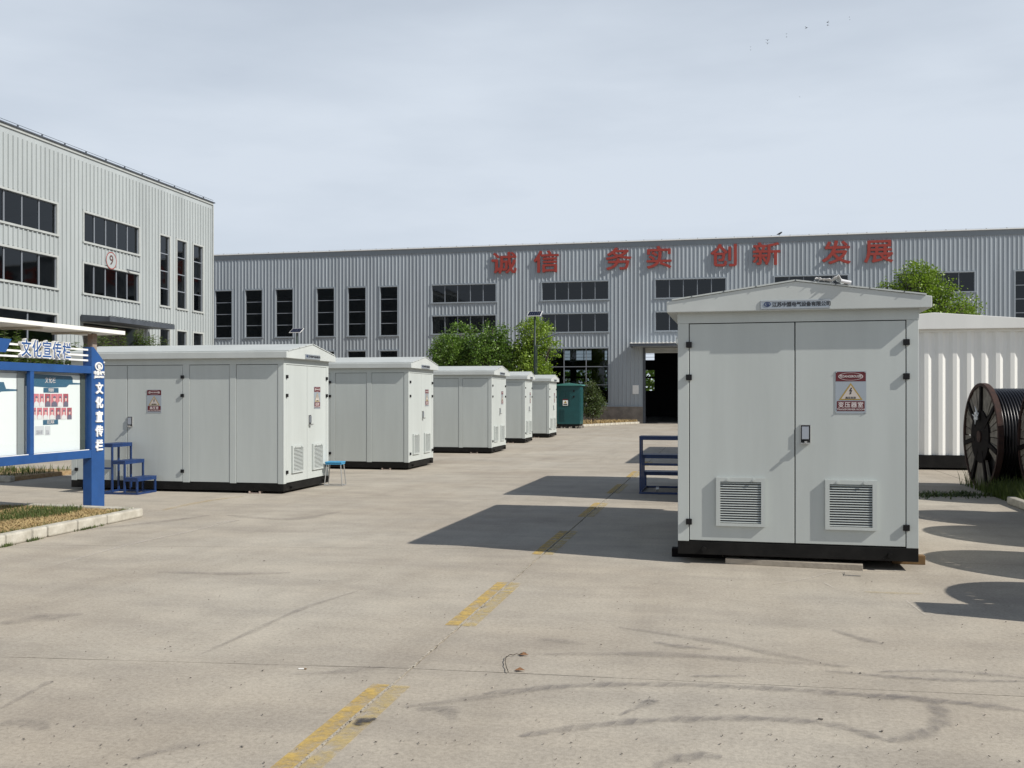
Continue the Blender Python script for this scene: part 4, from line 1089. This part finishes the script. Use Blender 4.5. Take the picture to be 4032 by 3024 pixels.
# far-left bed
k2 = on_ground(62, 1897)
MB_ = MB().box(-24.5, k2[0] - .13, k2[1] + .12, k2[1] + 2.2, .0005, .08); o = MB_.build('soil_bed', SOIL); o['kind'] = 'structure'
kerb_run('dark kerb of the bed beyond the notice board at the left edge', (k2[0], k2[1]), (k2[0] - 8, k2[1]), 8, .002)
blades('weed', 'sparse weeds on the bed beyond the notice board', lambda rr: (rr.uniform(-18, k2[0] - .2), rr.uniform(k2[1] + .15, k2[1] + 2), 1), 1500, .03, .16, GRASS, 5, .078, .8, .006)
# bed by the far shed
kerb_run('pale kerb of the planting strip beside the far shed door', (-7.75, 53.2), (-5.0, 60.9), 12, .0, h=.14, w=.16)
o = MB().add([(-7.9, 53.3, .10), (-5.15, 60.95, .10), (-5.2, 61.5, .10), (-30, 61.5, .10), (-30, 53.3, .10)], [(0, 1, 2, 3, 4)]).build('soil_bed', SOIL); o['kind'] = 'structure'
blades('dry_grass', 'dry weeds on the strip along the far shed plinth', lambda rr: (lambda y: (-7.95 + (y - 53.3) * .36 - abs(rr.gauss(0, 1.5)), y, 1))(rr.uniform(53.4, 61.3)), 5000, .06, .22, STRAW, 6, .10, .8, .012)
# right bed
kR = on_ground(3962, 1984)
kerb_run('low dark kerb of the weedy bed under the cable reels', (kR[0], kR[1]), (kR[0] - .05, 6.0), 9, .003)
o = MB().box(kR[0] + .04, 9, 6, 21, -.028, -.006).build('soil_bed', SOIL); o['kind'] = 'structure'
blades('grass', 'green weeds growing round the feet of the cable reels', lambda rr: (rr.uniform(kR[0] + .1, kR[0] + 1.6), rr.choice([rr.gauss(17.4, .5), rr.gauss(16.0, .4), rr.uniform(13, 19.5)]), rr.uniform(.4, 1.1)), 9000, .08, .38, GRASS, 7, 0, .6, .006)
blades('creeping_weeds', 'dark creeping weeds spilling onto the yard before the cable reels', lambda rr: (lambda t: (4.35 - 1.25 * t + rr.gauss(0, .1), 17.4 - .35 * t + rr.gauss(0, .18), 1))(rr.random() ** .8), 420, .02, .09, LEAF_C, 8, 0, 2.0, .012)

# ------------------------------------------------------------------ teal cabinet
tcb = thing('distribution_cabinet', 'teal green metal cabinet standing on rubble between the last kiosk and the shrub', 'cabinet', (-8.55, 51.1, .12))
MB().box(0, 1.24, .0, 1.15, .10, 2.12).build('body', TEAL, tcb, bevel=.01)
MB().box(.02, 1.22, .02, 1.13, 0, .10).build('base', BLACK, tcb)
MB().prism([(-.08, 2.121), (1.34, 2.121), (1.34, 2.18), (.62, 2.27), (-.08, 2.18)], 'y', -.10, 1.25).build('roof', TEALR, tcb, bevel=.01)
for (x0, x1, z0, z1) in ((.14, .42, 1.05, 1.86), (.44, .72, 1.05, 1.86), (.14, .42, .25, .90)):
    MB().box(x0, x1, -.006, -.001, z0, z1).build('louver_panel', TEALD, tcb)
    me = None
    for k in range(int((z1 - z0) / .055)):
        if me is None: q = MB().box(x0 + .02, x1 - .02, -.022, -.008, 0, .022).build('louver', TEAL, tcb); me = q.data
        else: q = bpy.data.objects.new('louver', me); C.objects.link(q); q.parent = tcb
        q.location = (0, 0, z0 + .03 + k * .055)
for (x0, x1) in ((.005, .755), (.765, 1.235)): MB().box(x0 + .01, x1 - .01, -.0009, -.0002, .13, 2.09).build('door', TEAL, tcb)
for z in (1.85, 1.55): MB().box(.88, .95, -.03, -.002, z - .05, z + .05).build('hinge', HINGE, tcb)
sg = MB().box(.33, .60, -.032, -.024, 1.08, 1.36).build('warning_sign', WHITE, tcb)
MB().box(.33, .60, -.0335, -.0322, 1.36, 1.42).build('red_panel', RED, sg)
MB().add([(.38, -.034, 1.20), (.55, -.034, 1.20), (.465, -.034, 1.34)], [(0, 1, 2)]).build('warning_triangle', YEL, sg); MB().box(.36, .57, -.034, -.0325, 1.11, 1.17).build('caption_band', INK, sg)
MB().box(1.241, 1.262, .12, .52, .3, 1.9).build('side_rib', TEAL, tcb); MB().box(1.241, 1.262, .62, 1.02, .3, 1.9).build('side_rib', TEAL, tcb)
rb = MB(); rr = random.Random(9)
for _ in range(60):
    x = -8.6 + rr.random() * 1.35; y = 51.05 + rr.random() * 1.2; s = rr.uniform(.03, .06)
    rb.box(-s, s, -s * .8, s * .8, 0, rr.uniform(.06, .118), Matrix.Translation((x, y, 0.0005)) @ Matrix.Rotation(rr.random() * 3, 4, 'Z'))
tag(rb.build('rubble', PLINTH), 'broken stones packed under the teal cabinet', 'rubble', kind='stuff')

# ------------------------------------------------------------------ solar lamps
def solar_lamp(label, x, y, H_, arm):
    t = thing('solar_street_lamp', label, 'street lamp', (x, y, 0), YAW * .3, 'solar street lamps before the far shed')
    MB().tube([(0, 0, 0), (0, 0, H_)], [.065, .045], 12).build('pole', POLE, t, smooth=True)
    MB().box(-.14, .14, -.12, .12, 0, .03).build('base_plate', POLE, t)
    p = MB(); M = Matrix.Translation((0, -.05, H_ + .14)) @ Matrix.Rotation(R(-6), 4, 'Z') @ Matrix.Rotation(R(30), 4, 'X') @ Matrix.Scale(.72, 4)
    p.box(-.46, .46, -.36, .36, -.02, .012, M); pn = p.build('solar_panel', WHITE, t)
    me = None
    for i in range(6):
        for j in range(4):
            MB().box(-.43 + i * .1445, -.43 + i * .1445 + .137, -.33 + j * .166, -.33 + j * .166 + .158, .0125, .018, M).build('solar_cell', SOLAR, pn)
    MB().bar((0, 0, H_ - .02), (0, -.03, H_ + .12), .05).build('panel_bracket', POLE, t)
    a = arm
    MB().tube([(.10, -.08, H_ * .0 + .4), (.10, -.08, H_ - 1.35), (.25, -.08, H_ - 1.12), (a * .9, -.08, H_ - .95)], [.025, .025, .022, .02], 8).build('lamp_arm', POLE, t)
    h = MB(); M = Matrix.Translation((a * .82, -.08, H_ - .96)) @ Matrix.Rotation(R(-16), 4, 'Y')
    h.box(0, .62, -.10, .10, -.03, .035, M); h.build('lamp_head', mat('lamp_head', (.13, .15, .17), .4), t, bevel=.03)
    MB().box(-.11, .11, -.16, -.0, 1.75, 2.35).build('battery_box', mat('battery_grey', (.10, .12, .14), .5), t)
    return t
x, y = at(2106, 46.5); solar_lamp('solar street lamp in front of the light green tree', x, y, 5.45, .75)
x, y = at(1169, 53); lm = solar_lamp('solar street lamp rising behind the second kiosk of the left row', x, y, 5.1, -.75)

# ------------------------------------------------------------------ blue steps
def steps(label, loc, rz, W_, treads, caster=False):
    """treads: list of (x0, x1, z). local x along the flight, y across"""
    t = thing('step_platform', label, 'steps', loc, rz, 'blue steel step platforms'); s = .034
    for (x0, x1, z) in treads:
        MB().box(x0, x1, 0, W_, z - .012, z + .012).build('tread', BLUEL, t, bevel=.002)
        f = MB(); f.box(x0, x1, .002, .03, z - .05, z - .013).box(x0, x1, W_ - .03, W_ - .002, z - .05, z - .013).box(x1 - .028, x1 - .002, .031, W_ - .031, z - .05, z - .013).box(x0 + .002, x0 + .028, .031, W_ - .031, z - .05, z - .013)
        f.build('tread_frame', BLUEL, t)
    xs = [treads[0][0]] + [q[1] for q in treads]; zs = [treads[0][2]] + [q[2] for q in treads]
    for x_, z_ in zip(xs, zs):
        for y_ in (0, W_ - s):
            xx = x_ if x_ == xs[0] else x_ - s
            MB().box(xx + .003, xx + s - .003, y_ + .003, y_ + s - .003, .035, z_ - .051).build('leg', BLUEL, t)
    xe = xs[-1]
    fb = MB(); fb.box(xs[0], xe, 0, s, 0, .034).box(xs[0], xe, W_ - s, W_, 0, .034).box(xe - s, xe, s, W_ - s, 0, .034).box(xs[0], xs[0] + s, s, W_ - s, 0, .034)
    fb.build('bottom_frame', BLUEL, t)
    zb2 = treads[0][2] * .52
    MB().box(xs[0] + .004, xs[1] - s, .004, .03, zb2 - .015, zb2 + .015).build('brace', BLUEL, t)
    if caster:
        MB().box(xs[0] + .004, xs[0] + .03, s, W_ - s, zb2 - .02, zb2 + .02).build('brace', BLUEL, t)
        for y_ in (.05, W_ - .33):
            m = MB().tube([(xs[0] - .022, y_, .09), (xs[0] - .022, y_ + .05, .09)], .04, 14).build('caster', ZINC, t)
    return t
steps('blue steel step platform of three treads at the side door of the nearest left kiosk', (-10.14, 14.52, 0), 0, .56, [(-.02, .25, .83), (.25, .48, .55), (.48, .71, .27)])
steps('dark blue wheeled step platform half hidden behind the large kiosk', (-1.0 - .36 - 0.0 + 1.75, 16.45, 0), R(90), 1.75, [(0, .42, .95), (.42, .82, .62), (.82, 1.22, .30)], caster=True)

# stool
st = thing('stool', 'small stool with a light blue seat and thin metal legs beside the nearest left kiosk', 'stool', (-6.93, 16.88, 0), R(6))
MB().box(-.16, .16, -.13, .13, .415, .44).build('seat', STOOL, st, bevel=.01)
MB().box(-.15, .15, -.12, .12, .39, .414).build('seat_frame', STOOL, st)
for sx in (-1, 1):
    for sy in (-1, 1):
        MB().tube([(sx * .13, sy * .10, .392), (sx * .165, sy * .13, .012)], .0095, 8).build('leg', ZINC, st)
ft = MB(); c_ = [(-.165, -.13, .01), (.165, -.13, .01), (.165, .13, .01), (-.165, .13, .01)]
for i in range(4): ft.tube([c_[i], c_[(i + 1) % 4]], .009, 6)
ft.build('foot_ring', ZINC, st)

# ------------------------------------------------------------------ notice board
XF = -8.70
nb = thing('notice_board', 'blue glazed notice board with white posters, raised characters and a white canopy', 'notice board')
Y1 = 12.29; YP = 12.585
MB().prism([(Y1, .0), (YP, .0), (YP, 2.12), (Y1 + .05, 2.32), (Y1, 2.32)], 'x', XF - .14, XF).build('post', BLUE, nb, bevel=.004)
for (z0, z1, nm) in ((1.945, 2.05, 'frame_rail'), (.755, .865, 'frame_rail')):
    MB().box(XF - .135, XF - .002, 6.0, Y1 - .001, z0, z1).build(nm, BLUE, nb, bevel=.003)
mul = [on_x(128, 1600, XF)[0], on_x(128, 1600, XF)[0] - 1.25, on_x(128, 1600, XF)[0] - 2.5]
for y in mul: MB().box(XF - .06, XF - .004, y - .035, y + .035, .866, 1.944).build('mullion', BLUE, nb, bevel=.003)
MB().box(XF - .135, XF - .002, 5.7, 5.999, 0, 2.32).build('post', BLUE, nb)
MB().box(XF - .135, XF - .125, 6.0, Y1 - .002, .866, 1.944).build('back_panel', mat('back_panel', (.45, .47, .47), .6), nb)
ye = [Y1 - .012] + mul + [6.0]
for i in range(4):
    (lambda a_, b_: MB().add([(XF - .04, a_, .867), (XF - .04, b_, .867), (XF - .04, b_, 1.943), (XF - .04, a_, 1.943)], [(0, 1, 2, 3)]))(ye[i + 1] + .036 if i < 3 else 6.01, ye[i] - (.036 if i else .001)).build('glass_pane', GLASSB, nb)
    MB().box(XF - .045, XF - .028, (ye[i + 1] + .036) if i < 3 else 6.01, ye[i] - (.036 if i else .001), .867, .876).build('glass_channel', WHITE, nb)
XP = XF - .110
def PY(x): return on_x(120 + x * .1809, 1600, XP)[0]
def PZ(x, y): return on_x(120 + x * .1809, 1450 + y * .1809, XP)[1]
yR = PY(1075); yL = mul[0] - .06
po = MB().box(XP - .003, XP, yL, yR, .875, 1.915).build('poster', PAPER, nb)
def pf(name, y0, y1, z0, z1, lvl, m):
    x = XP + .0012 * lvl; return MB().add([(x, y0, z0), (x, y1, z0), (x, y1, z1), (x, y0, z1)], [(0, 1, 2, 3)]).build(name, m, po)
zh = PZ(500, 270)
hd = MB().add([(XP + .0012, a, b_) for a, b_ in ((yL, zh - .075), (PY(400), zh - .095), (PY(780), zh - .085), (PY(840), zh - .05), (yR, zh - .045), (yR, zh - .025), (PY(920), zh - .022), (PY(915), zh + .045), (PY(880), zh + .07), (yL, zh + .085))], [tuple(range(10))]).build('poster_header', PBLUE, po)
text('文化栏', .085, 'lettering', WTXT, po, (XP + .003, PY(430), zh), face='+x', extrude=.0005, offset=.001, sx=.8, spacing=1.15)
for (x0, x1, y_, wd) in ((280, 610, 480, '荣誉榜'), (270, 600, 1175, '员工风采')):
    z_ = PZ(440, y_); pf('caption_panel', PY(x0), PY(x1), z_ - .033, z_ + .033, 1, PBLUE)
    text(wd, .05, 'lettering', WTXT, po, (XP + .003, PY((x0 + x1) / 2), z_), face='+x', extrude=.0005, offset=.0012, sx=.72)
def portrait(x0, x1, yt, yb, deep, dark):
    a0, a1 = PY(x0), PY(x1); z1 = PZ((x0 + x1) / 2, yt); z0 = PZ((x0 + x1) / 2, yb); w = a1 - a0; h = z1 - z0; c = (a0 + a1) / 2
    f = pf('portrait', a0, a1, z0, z1, 2, PREDD if deep else PRED)
    x = XP + .0036; n = 14
    MB().add([(x, c - w * .48, z0), (x, c + w * .48, z0), (x, c + w * .42, z0 + h * .30), (x, c + w * .15, z0 + h * .42), (x, c - w * .15, z0 + h * .42), (x, c - w * .42, z0 + h * .30)], [(0, 1, 2, 3, 4, 5)]).build('portrait_shirt', CLOTHD if dark else CLOTHW, po)
    MB().add([(x + .0012, c + w * .21 * math.cos(6.283 * i / n), z0 + h * .60 + h * .19 * math.sin(6.283 * i / n)) for i in range(n)], [tuple(range(n))]).build('portrait_face', SKIN, po)
    MB().add([(x + .0024, c + w * .22 * math.cos(3.1416 * i / 8), z0 + h * .66 + h * .17 * math.sin(3.1416 * i / 8)) for i in range(9)], [tuple(range(9))]).build('portrait_hair', CLOTHD, po)
for i, (a, b_) in enumerate(((70, 180), (195, 290), (310, 435), (445, 585), (590, 690), (710, 820))): portrait(a, b_, 555, 838, i in (2, 5), i in (2, 3, 5))
for i, (a, b_) in enumerate(((60, 120), (140, 250), (270, 380), (410, 520), (545, 655), (670, 775), (795, 895))): portrait(a, b_, 858, 1112, i in (4, 6), i in (4, 6))
for (a, b_) in ((100, 290), (310, 430)):
    z1 = PZ(a, 1262); z0 = PZ(a, 1460); q = pf('snapshot', PY(a), PY(b_), z0, z1, 2, mat('snapshot_grey', (.55, .56, .58), .6))
    pf('snapshot_figure', PY(a) + .02, PY(b_) - .03, z0 + .01, z0 + (z1 - z0) * .55, 3, mat('snapshot_dark', (.25, .26, .29), .6, col2=(.5, .5, .52), vscale=40))
MB().box(XP - .003, XP + .012, yR + .002, yR + .10, .872, 1.93).build('case_side', mat('case_dark', (.05, .065, .06), .7), nb)
# posters in the other bays
for i in range(1, 4):
    yb = ye[i] - .045; ya = (ye[i + 1] + .045) if i < 3 else 6.02
    q = MB().box(XP - .003, XP, ya, yb - .10, .875, 1.915).build('poster', PAPER, nb)
    x = XP + .0012; MB().add([(x, a, b_) for a, b_ in ((ya + .05, 1.66), (yb - .45, 1.65), (yb - .38, 1.68), (yb - .10, 1.69), (yb - .10, 1.71), (yb - .30, 1.715), (yb - .34, 1.80), (ya + .05, 1.80))], [tuple(range(8))]).build('poster_header', PBLUE, q)
    MB().add([(x, yb - .10 - .015, .88), (x, yb - .10 - .001, .88), (x, yb - .10 - .001, 1.9), (x, yb - .10 - .015, 1.9)], [(0, 1, 2, 3)]).build('poster_edge', ZINC, q)
    for k in range(9):
        MB().add([(x, yb - .62, 1.50 - k * .05), (x, yb - .52 + .04 * (k % 3), 1.50 - k * .05), (x, yb - .52 + .04 * (k % 3), 1.508 - k * .05), (x, yb - .62, 1.508 - k * .05)], [(0, 1, 2, 3)]).build('print_line', ZINC, q)
    MB().box(XP - .003, XP + .004, yb - .099, yb + .04, .872, 1.93).build('case_side', mat('case_grey', (.25, .27, .27), .6), nb)
# letters over the board
rl = [2.28, 2.20, 2.13]
for z in rl: MB().box(XF - .075, XF - .055, 8.2, Y1 - .002, z - .012, z + .012).build('letter_rail', WHITE, nb)
cy0, cy1 = 10.87, 11.86
for i, ch in enumerate('文化宣传栏'):
    yc_ = cy0 + (cy1 - cy0) * (i + .5) / 5
    l1 = text(ch, .235, 'raised_character', WHITE, nb, (XF - .030, yc_, 2.222), face='+x', extrude=.022, offset=.013, sx=.80)
    text(ch, .235, 'character_face', BLUE, l1, (.0235, 0, 0), face='+x', extrude=.001, offset=.004, sx=.80)
MB().prism([(8.6, 2.17), (10.62, 2.17), (10.72, 2.34), (8.6, 2.34)], 'x', XF - .05, XF - .02).build('blue_plate', BLUE, nb)
# post characters and emblem
pc = (Y1 + YP) / 2 + .01
for i, ch in enumerate('文化宣传栏'):
    z_ = CAM_H + (V0 - (1200 + (525 + i * 88.5) * .6329)) / F_PX * 14.0
    text(ch, .165, 'raised_character', WHITE, nb, (XF + .010, pc, z_), face='+x', extrude=.009, offset=.006, sx=.98)
zl = CAM_H + (V0 - 1443) / F_PX * 14.0
logo(nb, XF + .010, pc - .01, zl, .085, WHITE, face='+x')
text('中盟电气', .062, 'lettering', WHITE, nb, (XF + .008, pc, zl - .098), face='+x', extrude=.007, offset=.002, sx=.98)
text('JSZOMEN', .040, 'lettering', WHITE, nb, (XF + .008, pc, zl - .150), face='+x', extrude=.007, offset=.002, sx=1.25)
text('R', .03, 'lettering', WHITE, nb, (XF + .008, pc + .115, zl + .06), face='+x', extrude=.007, offset=.002)
# canopy
MB().box(XF - .115, XF - .035, Y1 + .07, Y1 + .17, 2.0, 2.515).build('column', mat('column_brown', (.20, .12, .075), .6, col2=(.30, .29, .27), vscale=3), nb)
MB().box(XF - .55, XF + .15, 5.0, 12.86, 2.522, 2.578).build('canopy', mat('canopy_white', (.76, .75, .70), .5, var=.04), nb, bevel=.004)
for k in range(8): MB().box(XF - .50, XF + .10, 5.1 + k * 1.0, 5.14 + k * 1.0, 2.49, 2.521).build('canopy_rib', mat('canopy_under', (.40, .36, .29), .6), nb)

# ------------------------------------------------------------------ birds
def bird(label, u, v, Zc, span, rot):
    d = ray(u, v); p = d * Zc; t = MB()
    t.tube([(-.10, 0, 0), (0, 0, .01), (.10, 0, 0), (.16, 0, 0)], [.01, .035, .02, .006], 6)
    t.add([(-.03, 0, .02), (.05, 0, .02), (.03, span * .5, .10), (.0, span * .5, .10)], [(0, 1, 2, 3)]); t.add([(-.03, 0, .02), (.05, 0, .02), (.03, -span * .5, .10), (.0, -span * .5, .10)], [(3, 2, 1, 0)])
    t.add([(.15, -.03, 0), (.15, .03, 0), (.22, .04, 0), (.22, -.04, 0)], [(0, 1, 2, 3)])
    o = t.build('bird', INK); o.location = (p.x, p.y, CAM_H + p.z); o.rotation_euler = (.1, .1, rot); return tag(o, label, 'bird', 'birds flying high over the far shed')
s_ = 500 / 2212
BL = ['black bird flying highest of the bold ones, uppermost of its close pair', 'black bird just under the uppermost bold bird', 'single black bird flying alone between the two bold pairs', 'upper black bird of the bold pair at the lower left', 'lower black bird of the bold pair at the lower left',
      'upper faint bird of the grey pair in the middle of the flock', 'lower faint bird of the grey pair in the middle of the flock', 'upper bird of the faint pair at the left end of the flock', 'lower bird of the faint pair at the left end of the flock',
      'upper bird of the very faint pair at the right end of the flock', 'lower bird of the very faint pair at the right end of the flock', 'lone very faint bird flying lowest, well under the others']
for i, (x, y, k) in enumerate(((1582, 214, 1.0), (1583, 265, .8), (1222, 308, 1.0), (538, 523, .85), (540, 577, .85), (875, 415, .5), (877, 467, .5), (242, 641, .45), (242, 692, .5), (1968, 122, .4), (1970, 168, .4), (1104, 1510, .4))):
    bird(BL[i], 2900 + x * s_, 40 + y * s_, 100 / k, .45, random.uniform(0, 3))
x, z = on_y(3068, 922, YB + .1)
o = MB(); o.tube([(-.13, 0, .10), (0, 0, .14), (.12, 0, .22), (.17, 0, .25)], [.02, .06, .045, .02], 8); o.tube([(0, 0, 0), (0, 0, .12)], .012, 5); o.add([(-.30, -.03, .02), (-.30, .03, .02), (-.10, .04, .13), (-.10, -.04, .13)], [(0, 1, 2, 3)])
o = o.build('bird', INK); o.location = (x, YB + .02, TOP + .037); tag(o, 'dark bird perched on the top edge of the far shed', 'bird')

# trees beyond the shed, seen only through its rear windows
tl = MB(); rr = random.Random(77)
for _ in range(9000):
    x = rr.uniform(-30, 10); y = YF + 8 + rr.uniform(0, 3); z = rr.uniform(0, 4.6 + math.sin(x) * .5); s = rr.uniform(.12, .3)
    a = Vector((rr.gauss(0, 1), rr.gauss(0, 1), rr.gauss(0, 1))).normalized(); b_ = a.cross(Vector((0, 1, .2))).normalized() * s * .5; c = Vector((x, y, z))
    tl.add([c - a * s, c + b_, c + a * s, c - b_], [(0, 1, 2, 3)])
tag(tl.build('treeline', LEAF_A), 'green trees seen through the rear windows of the far shed', 'trees', kind='stuff')
